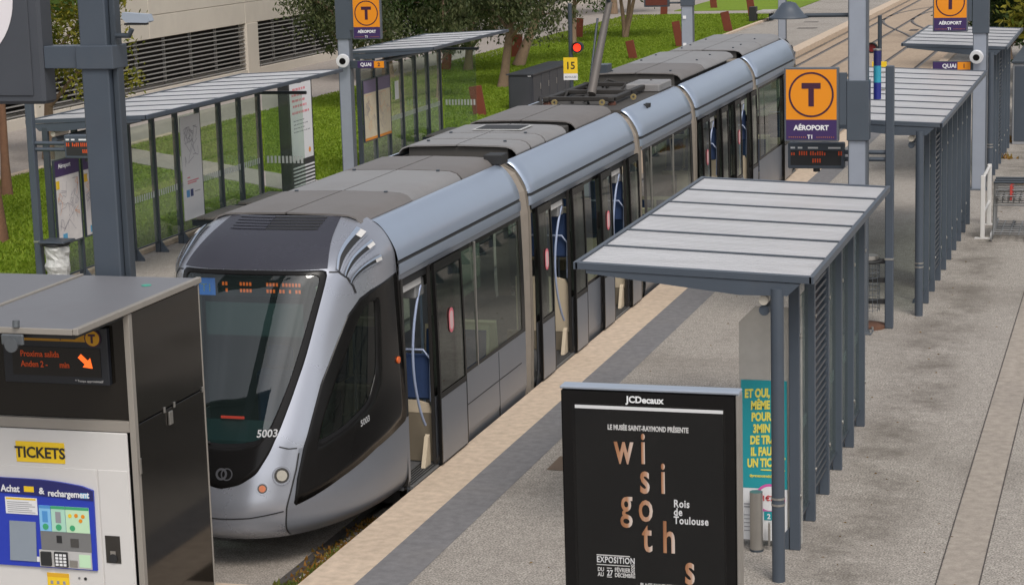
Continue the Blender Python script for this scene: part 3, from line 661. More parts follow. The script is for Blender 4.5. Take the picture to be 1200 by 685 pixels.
for mi_, (y0, y1, doors, wins) in enumerate(modules):
    for s in (1, -1):
        dz = [(d[1], d[2], .02, HEAD + .03) for d in doors]
        wz = [(a, c, SILL + .05, HEAD - .05) for a, c in wins]
        if s < 0: wz = wz + [(d[1] + .08, d[2] - .08, .30, HEAD - .05) for d in doors]; dz = []
        cuts = [y0] + [v for d in (doors if s > 0 else []) for v in (d[1], d[2])] + [y1]
        for ya, yb in zip(cuts[::2], cuts[1::2]):
            if yb - ya < .01: continue
            body = MB(); wallcells(body, s, ya, yb, -.12, SILL, wz); body.build('side_panel', SILVER2, tram)
            band = MB(); wallcells(band, s, ya, yb, SILL, HEAD, wz, .002); band.build('window_band', BLACK, tram)
        top = MB(); wallcells(top, s, y0, y1, HEAD, 2.47, []); top.build('cantrail', SILVER2, tram)
        for d in (doors if s > 0 else []):
            ap = MB(); wallcells(ap, s, d[1], d[2], -.12, -.005, []); ap.build('side_panel', SILVER2, tram)
        for (ya, yb, za, zb) in wz: pane(s, ya, yb, za, zb)
    # roof fairings with soft rounded ends
    ya, yb = (y0 - .0 if mi_ == 0 else y0 - .06), (y1 + .06 if mi_ < 4 else y1)
    for s in (1, -1):
        b = MB(); rows = []
        for (w_, z_) in [(1.172, 2.44)] + FAIR:
            pass
        prof = [(1.176, 2.40), (1.182, 2.42), (1.178, 2.52)] + [(1.172, 2.525), (1.160, 2.53), (1.160, 2.555), (1.172, 2.56)] + [(1.166, 2.60), (1.145, 2.68), (1.105, 2.765), (1.05, 2.855), (.98, 2.94), (.91, 2.99), (.86, 2.995)]
        up = prof[6:]; dense = []
        for i_ in range(len(up) - 1):
            p0_, p1_, p2_, p3_ = up[max(0, i_ - 1)], up[i_], up[i_ + 1], up[min(len(up) - 1, i_ + 2)]
            for q_ in range(4):
                t_ = q_ / 4; dense.append(tuple(.5 * (2 * p1_[d_] + (p2_[d_] - p0_[d_]) * t_ + (2 * p0_[d_] - 5 * p1_[d_] + 4 * p2_[d_] - p3_[d_]) * t_ * t_ + (3 * p1_[d_] - p0_[d_] - 3 * p2_[d_] + p3_[d_]) * t_ ** 3) for d_ in (0, 1)))
        prof = prof[:6] + dense + [up[-1]]
        mids = [0] * 3 + [1] * 4 + [0] * (len(prof) - 7)
        endk = .0
        yl = [ya, ya + .015, ya + .05] + list(np.linspace(ya + .3, yb - .3, 8)) + [yb - .05, yb - .015, yb]
        def shr(y):
            e = min(y - ya, yb - y); r = .05
            if (mi_ == 0 and y - ya < .2) or (mi_ == 4 and yb - y < .2): return 0
            return -.03 * (1 - e / r) ** 2 if e < r else 0
        P = [[(TX + s * (w_ + shr(y)), y, z_ + (shr(y) if z_ > 2.6 else 0)) for y in yl] for (w_, z_) in prof]
        fb = MB()
        for r0_, r1_, mm in ((0, 2, 0), (2, 6, 1), (6, len(P) - 1, 0)): fb.grid(P[r0_:r1_ + 1], mm, True, s < 0)
        fb.build('roof_fairing', [SILVER, BLACKM], tram)
    MB().box(TX - .9, TX + .9, y0, y1, 2.55, 2.93, 0).build('roof_deck', TDECK, tram)
    # floor, ceiling
    boxo('floor', FLOOR, tram, TX - 1.13, TX + 1.13, y0, y1, -.02, .015, 0)
    boxo('ceiling', INTER, tram, TX - 1.08, TX + 1.08, y0 + .01, y1 - .01, 2.40, 2.46, 0)
    for x_ in (-.45, .45): boxo('added_ceiling_light', mat('added_ceiling_light', (1, .96, .88), .5, 0, 0, 3, emit=1.6), tram, TX + x_ - .06, TX + x_ + .06, y0 + .2, y1 - .2, 2.385, 2.399, 0)  # glowing strips added to brighten the interior behind the open doors
    boxo('underframe', BLACKM, tram, TX - 1.05, TX + 1.05, y0 + .1, y1 - .1, -.2, -.03, 0)
    for k in (0, 1):   # ceiling cove panels
        s = (-1, 1)[k]; MB().prism([(TX + s * 1.08, 2.39), (TX + s * .7, 2.39), (TX + s * 1.08, 2.15)], 'y', y0 + .5, y1 - .5).build('cove_panel', INTER, tram) if False else None
    for (kd, a, c) in doors:
        # threshold with ribs, header box, pillars
        th = MB().box(TX + .98, TX + 1.225, a, c, -.03, .022, .004).build('door_sill', mat('ribbed_sill', (.22, .22, .22), .45, .6, .15, 8), tram)
        for k in range(6): MB().box(TX + 1.0 + k * .036, TX + 1.014 + k * .036, a + .02, c - .02, .0225, .032, .002).build('rib', BLACKM, th)
        boxo('door_header', BLACKM, tram, TX + .95, TX + 1.15, a - .05, c + .05, 2.24, 2.395, .004)
        boxo('door_pillar', WARM, tram, TX + 1.02, TX + 1.192, a - .055, a + .0, 0.02, 2.35, .004)
        boxo('door_pillar', WARM, tram, TX + 1.15, TX + 1.192, c - .0, c + .055, 0.02, 2.35, .004)
        if kd == 's':
            if mi_ == 0: leaf(1, c - .02, c + .98, .075, False, True)
            else: leaf(1, a - .98, a + .02, .075, False, True)
            ends = (c,) if mi_ == 0 else (a,)
        else:
            leaf(1, a - .63, a + .02, .075, False, True); leaf(1, c - .02, c + .63, .075, False, False)
            ends = (a, c)
        leafrails = [c] if kd == 's' else [a, c]
        for q in range(1):
            pts = []
            for i in range(17):
                t = i / 16; z = .50 + 1.62 * t; bow = math.sin(t * math.pi) ** .8
                pts.append((TX + 1.10 - .03 * bow, c - .07 - (.26 if kd == 's' else .30) * bow, z))
            MB().tube(pts, .016, 8).build('handrail', RAILTUBE, tram)
        yy = c - .02
        MB().prism([(yy, .03), (yy - .20, .03), (yy - .05, .36), (yy, .38)], 'x', TX + 1.08, TX + 1.13).build('door_arm', SEATBEIGE, tram)
        if kd == 's': zA, zB, zC, zD = .60, .74, .745, 1.28
        else: zA, zB, zC, zD = .30, 1.08, 1.36, 1.98
        ds_ = MB().prism([(TX + .2, .03), (TX + 1.14, .03), (TX + 1.14, zA), (TX + .2, zA)], 'y', c + .10, c + .13).build('draught_screen', mat('screen_brown', (.20, .165, .12), .5, 0, .1, 3), tram)
        MB().prism([(TX + .35, zA + .002), (TX + 1.13, zA + .002), (TX + 1.13, zB - .12), (TX + 1.08, zB - .03), (TX + .95, zB), (TX + .35, zB)], 'y', c + .095, c + .135).build('screen_panel', SEATBEIGE, ds_)
        boxo('seat_back', SEATBLUE, ds_, TX + .55, TX + 1.10, c + .14, c + .19, zC, zD, .04)
        MB().tube([(TX + 1.12, c + .09, zB), (TX + 1.13, c + .09, zB + .5), (TX + 1.05, c + .09, zB + .6), (TX + .6, c + .09, zB + .6)], .014, 8).build('hoop_rail', RAILTUBE, ds_)
        boxo('door_gear', mat('door_gear_grey', (.30, .30, .30), .5, .3, .2, 8), tram, TX + .9, TX + 1.10, c - .25, c + .05, 2.0, 2.2, .01)
        boxo('threshold_light', WHITE, tram, TX + 1.06, TX + 1.12, a + .05, c - .1, 2.15, 2.235, .003)
    # lower seam and window dividers
    if mi_ == 0: boxo('skirt_seam', BLACKM, tram, TX + 1.19, TX + 1.2035, 23.5, 25.9, .432, .442, 0); boxo('window_divider', STAINLESS, tram, TX + 1.18, TX + 1.206, 24.035, 24.065, SILL, HEAD, .003)
    if mi_ == 0: boxo('skirt_seam', BLACKM, tram, TX + 1.19, TX + 1.2035, 24.9, 24.908, -.1, .80, 0); boxo('skirt_seam', BLACKM, tram, TX + 1.19, TX + 1.2035, 23.48, 23.488, -.1, .8, 0)
    if mi_ == 2:
        for yy in (33.675, 35.37): boxo('window_divider', STAINLESS, tram, TX + 1.18, TX + 1.206, yy - .012, yy + .012, SILL, HEAD, .003)
    # seats facing windows
    free = [(a, c) for a, c in wins if c - a > .9]
    for (a, c) in free:
        for k, yy in enumerate(np.arange(a + .45, c - .2, .85)):
            for x in (TX + .70, TX - .70): seat(x, yy, 1 if k % 2 else -1)
        for x in (TX + .45, TX - .45): MB().tube([(x, a + .1, .02), (x, a + .1, 2.4)], .017, 8).build('grab_pole', RAILTUBE, tram)
# interior: cab bulkhead, dashboard, driver seat, blind, destination display
boxo('bulkhead', mat('bulkhead_grey', (.07, .08, .08), .6, 0, .1, 3), tram, TX - 1.12, TX + .2, 21.34, 21.40, .02, 2.4, 0)
MB().prism([(19.5, .80), (20.0, .80), (20.05, 1.02), (19.85, 1.12), (19.52, .98)], 'x', TX - .52, TX + .52).build('dashboard', mat('dash_grey', (.03, .06, .065), .6, 0, .2, 6), tram)
boxo('floor', FLOOR, tram, TX - .7, TX + .7, 19.9, 21.4, .06, .25, 0)
boxo('dash_light', mat('dash_red', (.8, .05, .03), .4, 0, 0, 3, emit=.8), tram, TX - .28, TX - .02, 19.80, 19.815, 1.14, 1.165, 0)
s = MB(); s.box(TX - .3, TX + .3, 20.3, 20.75, .5, .65, .04); s.box(TX - .28, TX + .28, 20.72, 20.9, .65, 1.45, .05); s.box(TX - .15, TX + .15, 20.74, 20.84, 1.47, 1.72, .04); s.build('driver_seat', SEATBLUE, tram)
boxo('ceiling', INTER, tram, TX - .8, TX + .8, 20.55, 21.4, 2.42, 2.5, 0)
boxo('sun_blind', mat('blind_grey', (.10, .12, .12), .8, 0, .1, 5), tram, TX - .55, TX + .55, 20.16, 20.175, 1.95, 2.30, 0)
dd = boxo('destination_display', BLACKM, tram, TX - .62, TX + .62, 20.19, 20.3, 2.36, 2.55, .005)
rr = random.Random(3)
b = MB()
for row, z in enumerate((2.495, 2.425)):
    for g0, g1 in ((-.36, -.30), (-.16, -.02), (.14, .52)):
        x = g0
        while x < g1:
            if rr.random() < .85: b.box(TX + x, TX + x + .022, 20.184, 20.189, z - .018, z + .018, 0)
            x += .036
b.build('led_text', LED, dd, kind='stuff')
boxo('line_badge', mat('badge_blue', (.05, .22, .75), .4, 0, .05, 3, emit=.35), dd, TX - .62, TX - .44, 20.175, 20.188, 2.37, 2.55, 0)
text('T1', .12, (TX - .60, 20.172, 2.41), dd, PAPER, 'lettering')
# wiper
MB().tube([tuple(cabpt(ws_pt(-.42, .98, .03))), tuple(cabpt(ws_pt(-.30, 1.15, .035))), tuple(cabpt(ws_pt(-.58, 1.9, .03)))], .012, 6).build('wiper', BLACKM, tram)
MB().tube([tuple(cabpt(ws_pt(-.62 , 1.35, .025))), tuple(cabpt(ws_pt(-.36, 1.05, .02))), tuple(cabpt(ws_pt(-.15, 1.02, .02)))], .012, 6).build('wiper', BLACKM, tram)
# gangways
for (a, c) in ((26.12, 26.66), (32.58, 33.12), (37.02, 37.56), (43.24, 43.78)):
    prof = [(-1.12, -.1), (-1.14, .6), (-1.14, 2.3), (-1.1, 2.6), (-.98, 2.83), (-.8, 2.93), (.8, 2.93), (.98, 2.83), (1.1, 2.6), (1.14, 2.3), (1.14, .6), (1.12, -.1)]
    b = MB(); ny = 13; P = []
    for i in range(ny):
        y = a - .04 + (c - a + .08) * i / (ny - 1); k = -.035 if i % 2 else .0
        P.append([(TX + w_ * (1 + k), y, z_ + (k * .8 if z_ > 2.5 else 0)) for w_, z_ in prof])
    b.grid(P, 0, False); gw = b.build('gangway', RUBBER, tram)
    for yy in (a + .02, c - .05):
        b = MB(); Q = [(w_ * 1.022, z_ + (.02 if z_ > 2.5 else 0)) for w_, z_ in prof]
        b.grid([[(TX + w_, yy, z_) for w_, z_ in Q], [(TX + w_, yy + .03, z_) for w_, z_ in Q]], 0, False); b.grid([[(TX + w_, yy, z_) for w_, z_ in prof], [(TX + w_, yy, z_) for w_, z_ in Q]], 0, False); b.build('gangway_frame', mat('gangway_frame', (.30, .265, .225), .5, .3, .15, 4), gw)
    boxo('floor', FLOOR, gw, TX - .7, TX + .7, a, c, -.02, .015, 0)
# roof covers: flat top with rounded long edges
def cover(y0, y1, zt, half, m, wi=.0, wo=.93, drop=.13):
    y0 += .012; y1 -= .012
    prof = [(half * (wi + .010), zt + .01), (half * (wo - .26), zt), (half * (wo - .14), zt - .008), (half * (wo - .06), zt - .035), (half * (wo - .015), zt - .08), (half * wo, zt - drop)]
    b = MB(); th = .02
    r0 = [(TX + w_, y0, z_) for w_, z_ in prof]; r1 = [(TX + w_, y1, z_) for w_, z_ in prof]
    l0 = [(TX + w_, y0, z_ - th) for w_, z_ in prof]; l1 = [(TX + w_, y1, z_ - th) for w_, z_ in prof]
    b.grid([r0, r1], 0, True, half > 0); b.grid([r0, l0], 0, False, half < 0); b.grid([r1, l1], 0, False, half > 0); b.grid([[r0[0], r1[0]], [l0[0], l1[0]]], 0, False); b.grid([[r0[-1], r1[-1]], [l0[-1], l1[-1]]], 0, False)
    return b.build('roof_cover', m, tram)
COV = [(21.13, 22.85, 3.10, TROOF), (22.88, 24.75, 3.125, TROOF2), (24.78, 26.15, 3.125, TROOF),
       (27.15, 27.85, 3.15, TROOF2), (27.88, 28.6, 3.15, TROOF2), (28.63, 29.75, 3.15, TROOF2), (30.25, 32.5, 3.15, TROOF),
       (37.75, 39.9, 3.20, TROOF), (39.93, 42.9, 3.20, TROOF2), (43.9, 46.2, 3.15, TROOF2), (46.23, 48.7, 3.15, TROOF2)]
for (a, c, z, m) in COV:
    for h in (-1, 1): cover(a, c, z - (.03 if a > 22 else 0), h, m, 0., .835 if a > 22 else .86, .11 if a > 22 else .09)
    MB().box(TX - .70, TX + .70, a + .06, c - .03, 2.93, z - .06, 0).build('roof_unit', TDECK, tram)
for i in range(14):  # small latches along the cover edges
    y = 22.0 + i * .0
for y in (22.8, 24.7, 27.6, 28.6, 38.2, 40.6, 41.9, 44.4, 45.3, 47.0):
    for x in (-.55, .55): MB().box(TX + x - .02, TX + x + .02, y - .02, y + .02, 3.05, 3.118 if y < 26 else (3.142 if y < 30 else (3.192 if y < 43 else 3.142)), .005).build('latch', STEEL_D, tram)
# hatch, boxes
h = boxo('roof_hatch', mat('hatch_frame', (.42, .42, .41), .5, 0, .1, 5), tram, TX - .32, TX + .42, 28.85, 29.45, 3.133, 3.144, .003); boxo('grille', BLACKM, h, TX - .27, TX + .37, 28.90, 29.40, 3.1442, 3.150, 0)
boxo('roof_box', TDECK, tram, TX - .7, TX + .75, 29.8, 30.2, 2.95, 3.06, .01); boxo('roof_rail', WHITE, tram, TX - .5, TX + .55, 29.9, 29.96, 3.062, 3.09, .005)
boxo('roof_bracket', BLACKM, tram, TX + .72, TX + .96, 26.05, 26.35, 3.0, 3.13, .01)
# pantograph module
boxo('roof_plate', TDECK, tram, TX - .85, TX + .85, 33.0, 37.2, 2.93, 3.0, .01)
pg = MB()
for x in (-.55, .55): pg.box(TX + x - .05, TX + x + .05, 33.6, 36.4, 3.06, 3.13, .01)
for y in (33.7, 34.9, 36.3): pg.box(TX - .6, TX + .6, y - .05, y + .05, 3.07, 3.14, .01)
pgo = pg.build('pantograph_frame', mat('pantograph_grey', (.035, .031, .028), .6, .3, .25, 6), tram)
for x in (-.55, .55):
    for y in (33.7, 36.2):
        b = MB()
        for k in range(4): b.disc((TX + x, y, 2.96 + k * .025), (0, 0, 1), .07 - .012 * (k % 2), 14, 0, .03)
        b.build('insulator', mat('insulator_brown', (.12, .05, .035), .3, 0, .2, 8), pgo)
MB().tube([(TX + .0, 34.5, 3.10), (TX + .02, 35.15, 3.9), (TX + .03, 35.75, 4.55)], [.078, .066, .056], 12).build('pantograph_arm', mat('pantograph_arm_grey', (.13, .115, .105), .55, .3, .2, 5, dirt=.3), pgo)
MB().tube([(TX + .03, 35.75, 4.55), (TX + .0, 34.7, 5.4)], [.04, .03], 8).build('pantograph_arm', STEEL_D, pgo)
hd = MB(); hd.tube([(TX - .75, 34.7, 5.35), (TX - .5, 34.7, 5.43), (TX + .5, 34.7, 5.43), (TX + .75, 34.7, 5.35)], .03, 8); hd.build('pantograph_head', STEEL_D, pgo)
MB().tube([(TX - .1, 34.75, 3.15), (TX - .12, 35.5, 4.3)], .02, 8).build('pantograph_rod', STEEL_D, pgo)
rr = random.Random(5)
for i in range(16):
    x = rr.uniform(-.6, .6); y = rr.uniform(33.3, 36.9)
    MB().tube([(TX + x, y, 3.02), (TX + x + rr.uniform(-.1, .1), y + .2, 3.06 + rr.uniform(0, .08)), (TX + x + rr.uniform(-.3, .3), y + rr.uniform(.3, .6), 3.05)], .022, 7).build('roof_cable', mat('cable_black', (.03, .027, .025), .7, 0, .3, 8), tram)
for (x, y) in ((-.35, 33.45), (.45, 33.45), (.75, 34.4)): MB().disc((TX + x, y, 3.07), (0, -1, 0), .05, 14, 0, .03, .022).build('cable_clamp', mat('brass_clamp', (.35, .27, .12), .5, .5, .2, 9), tram)
boxo('roof_box', TROOF2, tram, TX + .25, TX + .85, 35.9, 36.9, 3.0, 3.14, .02)
for i in range(2): boxo('vent_mark', BLACKM, tram, TX + .99 - .05, TX + 1.03, 34.2 + i * .16, 34.28 + i * .16, 2.90, 2.965, 0)
boxo('roof_box', STEEL_D, tram, TX - .85, TX - .55, 37.85, 38.2, 3.0, 3.32, .01)
# bogies: wheels hinted under the skirts
for yb_ in (24.6, 35.1, 45.4):
    for dy in (-.8, .8):
        for s in (-1, 1):
            w_ = MB().disc((TX + s * .7, yb_ + dy, -.02), (s, 0, 0), .27, 24, 0, .08).build('wheel', RAILST, tram)

# ------------------------------------------------------------------ shelters
ROOFM = bpy.data.materials.new('shelter_roof_sheet'); ROOFM.use_nodes = True
_nt = ROOFM.node_tree; _b = _nt.nodes['Principled BSDF']; _b.inputs['Roughness'].default_value = .35
_g = _nt.nodes.new('ShaderNodeNewGeometry'); _n = _nt.nodes.new('ShaderNodeTexNoise'); _n.inputs['Scale'].default_value = 1.6; _n.inputs['Detail'].default_value = 8
_mp = _nt.nodes.new('ShaderNodeMapping'); _mp.inputs['Scale'].default_value = (.6, 3.0, 1); _nt.links.new(_g.outputs['Position'], _mp.inputs[0]); _nt.links.new(_mp.outputs[0], _n.inputs['Vector'])
_mx = _nt.nodes.new('ShaderNodeMix'); _mx.data_type = 'RGBA'; _mx.inputs[6].default_value = (.36, .35, .35, 1); _mx.inputs[7].default_value = (.60, .595, .61, 1)
_nt.links.new(_n.outputs['Fac'], _mx.inputs[0]); _nt.links.new(_mx.outputs[2], _b.inputs['Base Color'])
MATS['shelter_roof_sheet'] = ROOFM
WOOD = mat('bench_plank', (.22, .20, .18), .6, 0, .2, 6)
def shelter(xl, sg, posts, label, group='glass tram shelters', glass_from=0, fins=None, roundfirst=True, lo=True):
    PM = STEEL if sg < 0 else STEEL_D
    """xl: post line, sg: direction of the track (-1 / +1), posts: y of each post"""
    sh = thing('tram_shelter', (xl, (posts[0] + posts[-1]) / 2, 0), label, 'shelter', group)
    X = lambda o: xl + sg * o
    y0, y1 = posts[0] - .0, posts[-1] + .0
    zb, zf = 2.905, 2.995; ob, of = -.32, 1.90
    n = len(posts) - 1; pw = (y1 - y0) / n
    # roof panels, corrugated along x
    pm = None
    for i in range(n):
        ya = y0 + i * pw + .03; yb = y0 + (i + 1) * pw - .03
        b = MB(); K = 11; rows = [[], []]
        for k in range(K):
            for fr, dz in ((.0, 0.), (.72, 0.), (.78, -.03), (.94, -.03)) if k < K - 1 else ((.0, 0.), (1., 0.)):
                y = ya + (yb - ya) * (k + fr) / K
                rows[0].append((X(ob + .03), y, zb + dz)); rows[1].append((X(of - .03), y, zf + dz))
        b.grid(rows, 0, False, sg > 0)
        b.build('roof_panel', ROOFM, sh)
    for i in range(n + 1):
        y = y0 + i * pw; h = .035
        prof = [(X(ob), zb - .05), (X(of), zf - .05), (X(of), zf + .012), (X(ob), zb + .012)]
        MB().prism(prof, 'y', y - (.028 if 0 < i < n else .04), y + (.028 if 0 < i < n else .04)).build('roof_rib', STEEL_D if 0 < i < n else STEEL, sh)
        # tapered bracket arm under the roof
        if i in (0, n) or True:
            MB().prism([(X(ob + .1), zb - .055), (X(of - .1), zf - .055), (X(of - .1), zf - .09), (X(.35), zb - .17), (X(-.1), zb - .17)], 'y', y - .03, y + .03).build('bracket', STEEL, sh)
    for o, z in ((ob, zb), (of, zf)):
        MB().box(X(o) - .022, X(o) + .022, y0 - .04, y1 + .04, z - .055, z + .016, .004).build('gutter', STEEL, sh)
    # posts
    for i, y in enumerate(posts):
        if i == 0 and roundfirst:
            p = MB().tube([(X(0), y, .0), (X(0), y, 2.80)], .062, 16).build('post', STEEL, sh)
            for z in (.74, .80): MB().tube([(X(0), y, z), (X(0), y, z + .02)], .066, 16).build('band', STAINLESS, p)
        else:
            b = MB(); b.box(X(0) - .052, X(0) + .052, y - .035, y + .035, .0, 2.80, .006)
            p = b.build('post', PM, sh)
            MB().prism([(X(.06), .0), (X(.20), .0), (X(.19), .05), (X(.06), .22)], 'y', y - .02, y + .02).build('post_foot', STEEL, p)
            for z in (.55, 2.15): MB().disc((X(-.053), y, z), (-sg, 0, 0), .022, 12, 0, .012).build('bolt', STAINLESS, p)
    MB().tube([(X(.13), y0 + .05, 2.58), (X(.13), y1 - .05, 2.58)], .05, 12).build('rail_beam', STEEL, sh)
    MB().tube([(X(.13), y0 + .02, 2.68), (X(.13), y0 + .50, 2.68)], .045, 12).build('tube_lamp', mat('lamp_tube_cream', (.55, .50, .42), .4, 0, .1, 5), sh)
    for i in range(glass_from, n):
        ya, yb = posts[i] + .04, posts[i + 1] - .04
        if fins and i in fins:
            f0 = None
            for k in range(26):
                z = .30 + k * .085
                if f0 is None: f0 = boxo('fin', STEEL_D, sh, X(.0) - .03, X(.0) + .03, ya, yb, z, z + .03, 0); z0 = z
                else: dup(f0, (0, 0, z - z0), sh)
        else:
            MB().box(X(.02) - .005, X(.02) + .005, ya, yb, .22, 2.45, 0).build('glass_panel', SGLASS, sh)
            boxo('glass_rail', STEEL_D, sh, X(.02) - .014, X(.02) + .014, ya, yb, .19, .215, 0)
            b = MB()        # frosted safety dashes
            for k in range(9): b.box(X(.02) + sg * .0055, X(.02) + sg * .0065, ya + .05 + k * .095, ya + .10 + k * .095, 1.05, 1.17, 0)
            b.build('safety_marking', mat('frosted_mark', (.55, .58, .56), .7, 0, .05, 5), sh)
    return sh, X
XR, XLF = -3.19, -17.74
r1, X1 = shelter(XR, -1, [19.07 + i for i in range(7)], 'tram shelter with teal poster screen beside the black exhibition billboard', glass_from=1, fins=(2,))
r2, X2 = shelter(XR, -1, [31.93 + i for i in range(10)], 'long tram shelter behind the slim pole and wire bin, trolleys beside it', fins=(2,))
r3, X3 = shelter(XR, -1, [47.0 + i for i in range(7)], 'tram shelter in front of the pale grey cabinet and hedge', fins=(2,))
l1, X4 = shelter(XLF, 1, [32.0 + i for i in range(10)], 'long tram shelter with route maps and benches in front of the lawn path', roundfirst=False)
l2, X5 = shelter(XLF, 1, [47.0 + i for i in range(7)], 'tram shelter with two cream maps backed by trees and lawn', roundfirst=False)
# end screens of glass on the far shelters
for sh, y in ((l1, 41.0), (l2, 53.0)):
    MB().box(XLF + .1, XLF + 1.0, y - .005, y + .005, .3, 2.5, 0).build('end_glass', SGLASS, sh)
    MB().tube([(XLF + .05, y, 2.52), (XLF + 1.1, y, 2.52)], .035, 10).build('end_rail', STEEL_D, sh)
    b = MB()
    for k in range(10): b.box(XLF + .15 + k * .085, XLF + .20 + k * .085, y - .0075, y - .006, 1.05, 1.2, 0)
    b.build('safety_marking', mat('frosted_white', (.7, .72, .7), .7, 0, .05, 5), sh)

def panel_x(parent, name, x, y0, y1, z0, z1, m, th=.02, fm=None):
    o = boxo(name, m, parent, x, x + th, y0, y1, z0, z1, .002)
    if fm:
        for a in ((y0 - .025, y0, z0 - .025, z1 + .025), (y1, y1 + .025, z0 - .025, z1 + .025), (y0, y1, z1, z1 + .025), (y0, y1, z0 - .025, z0)):
            boxo('frame', fm, o, x - .01, x + th + .008, a[0], a[1], a[2], a[3], 0)
    return o
MAPBG = mat('map_print', (.72, .68, .66), .5, 0, .15, 7)
MAPBG2 = mat('map_print_cream', (.66, .58, .42), .5, 0, .18, 9)
INK = mat('map_ink', (.30, .28, .34), .5, 0, .3, 9); PINK = mat('pink_ink', (.70, .25, .28), .5, 0, .1, 9); GREYINK = mat('grey_ink', (.28, .28, .30), .5, 0, .1, 9)
def routes(parent, x, y0, y1, z0, z1, n, m, seed, r=.003):
    rr = random.Random(seed)
    for i in range(n):
        pts = []; y, z = rr.uniform(y0, y1), rr.uniform(z0, z1)
        for k in range(6):
            pts.append((x, y, z)); y = min(y1, max(y0, y + rr.uniform(-.2, .2))); z = min(z1, max(z0, z + rr.uniform(-.2, .2)))
        b = MB()
        for (p, q) in zip(pts[:-1], pts[1:]):
            d = Vector((0, q[1] - p[1], q[2] - p[2]))
            if d.length < .01: continue
            d.normalize(); nn_ = Vector((0, -d.z, d.y)) * r
            P, Q = Vector(p), Vector(q); b.add([P - nn_, Q - nn_, Q + nn_, P + nn_], [(0, 1, 2, 3)])
        if b.v: b.build('map_line', m, parent)
# route maps of the long far shelter
for k, (ya, yb) in enumerate(((32.08, 32.92), (33.08, 33.92))):
    mp = panel_x(l1, 'map_panel', XLF + .06, ya, yb, .78, 2.2, MAPBG, .02, STEEL_D)
    boxo('map_header', PURPLE, mp, XLF + .081, XLF + .085, ya, yb, 1.93, 2.2, 0)
    text('Aéroport' if k == 0 else 'Réseau', .11, (XLF + .088, ya + .12, 2.07), mp, PAPER, 'lettering', '+x', bold=.002)
    boxo('map_stripe', mat('stripe_orange', (.72, .22, .06), .5, 0, .05, 4), mp, XLF + .081, XLF + .084, ya + .03, yb - .03, 1.935, 1.96, 0) if False else None
    boxo('map_badge', YELLOW, mp, XLF + .081, XLF + .085, ya + .02, ya + .13, 1.72, 1.86, 0); boxo('map_badge', mat('badge_cyan', (.10, .38, .62), .5, 0, .05, 4), mp, XLF + .081, XLF + .085, ya + .15, ya + .30, .82, .94, 0)
    routes(mp, XLF + .0855, ya + .06, yb - .06, .98, 1.85, 12, INK, 10 + k); routes(mp, XLF + .086, ya + .06, yb - .06, .95, 1.85, 3, ORANGE, 20 + k)
ps = panel_x(l1, 'poster_panel', XLF + .06, 37.06, 37.94, .42, 2.42, PAPER, .02)
routes(ps, XLF + .0825, 37.2, 37.8, 1.45, 2.2, 11, INK, 31, .005)
for k, (z, w) in enumerate(((1.22, .12), (1.15, .5), (1.11, .4))): boxo('poster_text', PINK, ps, XLF + .081, XLF + .083, 37.25, 37.25 + w, z, z + .025, 0)
boxo('poster_mark', mat('mark_blue', (.10, .32, .62), .5, 0, .05, 4), ps, XLF + .081, XLF + .084, 37.18, 37.32, .86, 1.0, 0); boxo('poster_mark', mat('mark_navy', (.03, .05, .17), .5, 0, .05, 4), ps, XLF + .081, XLF + .084, 37.36, 37.48, .86, 1.0, 0); boxo('poster_text', GREYINK, ps, XLF + .081, XLF + .083, 37.55, 37.8, .93, .945, 0)
for k, (ya, yb) in enumerate(((47.08, 47.92), (48.08, 48.92))):
    mp = panel_x(l2, 'map_panel', XLF + .06, ya, yb, .78, 2.2, MAPBG2, .02, STEEL_D)
    boxo('map_header', mat('map_header_mauve', (.16, .13, .22), .5, 0, .1, 5), mp, XLF + .081, XLF + .085, ya, yb, 1.9, 2.2, 0); routes(mp, XLF + .0855, ya + .06, yb - .06, .9, 1.85, 8, INK, 40 + k); routes(mp, XLF + .086, ya + .06, yb - .06, .9, 1.85, 3, ORANGE, 50 + k)
    boxo('map_edge', ORANGE, mp, XLF + .081, XLF + .084, ya, yb, .78, .84, 0)
panel_x(l2, 'notice', XLF + .05, 49.35, 49.62, 1.55, 2.0, PAPER, .01)
def bench(y0, y1, x, label):
    t = thing('bench', (x, (y0 + y1) / 2, 0), label, 'bench', 'benches in the far shelters')
    for k in range(2): boxo('seat_plank', WOOD, t, x - .16 + .17 * k, x + .0 + .17 * k, y0, y1, .44, .49, .01)
    for yy in (y0 + .15, y1 - .15): MB().prism([(x - .3, .30), (x - .3, .42), (x + .16, .435), (x + .16, .40), (x - .1, .30)], 'y', yy - .03, yy + .03).build('bracket', STEEL_D, t); boxo('leg', STEEL_D, t, x - .04, x + .04, yy - .03, yy + .03, .0, .3, .004)
bench(37.15, 38.75, XLF + .42, 'grey plank bench under the white route poster in the long shelter'); bench(39.15, 40.75, XLF + .42, 'grey plank bench in the last bays of the long shelter'); bench(51.0, 52.8, XLF + .42, 'grey plank bench in the shelter with cream maps')

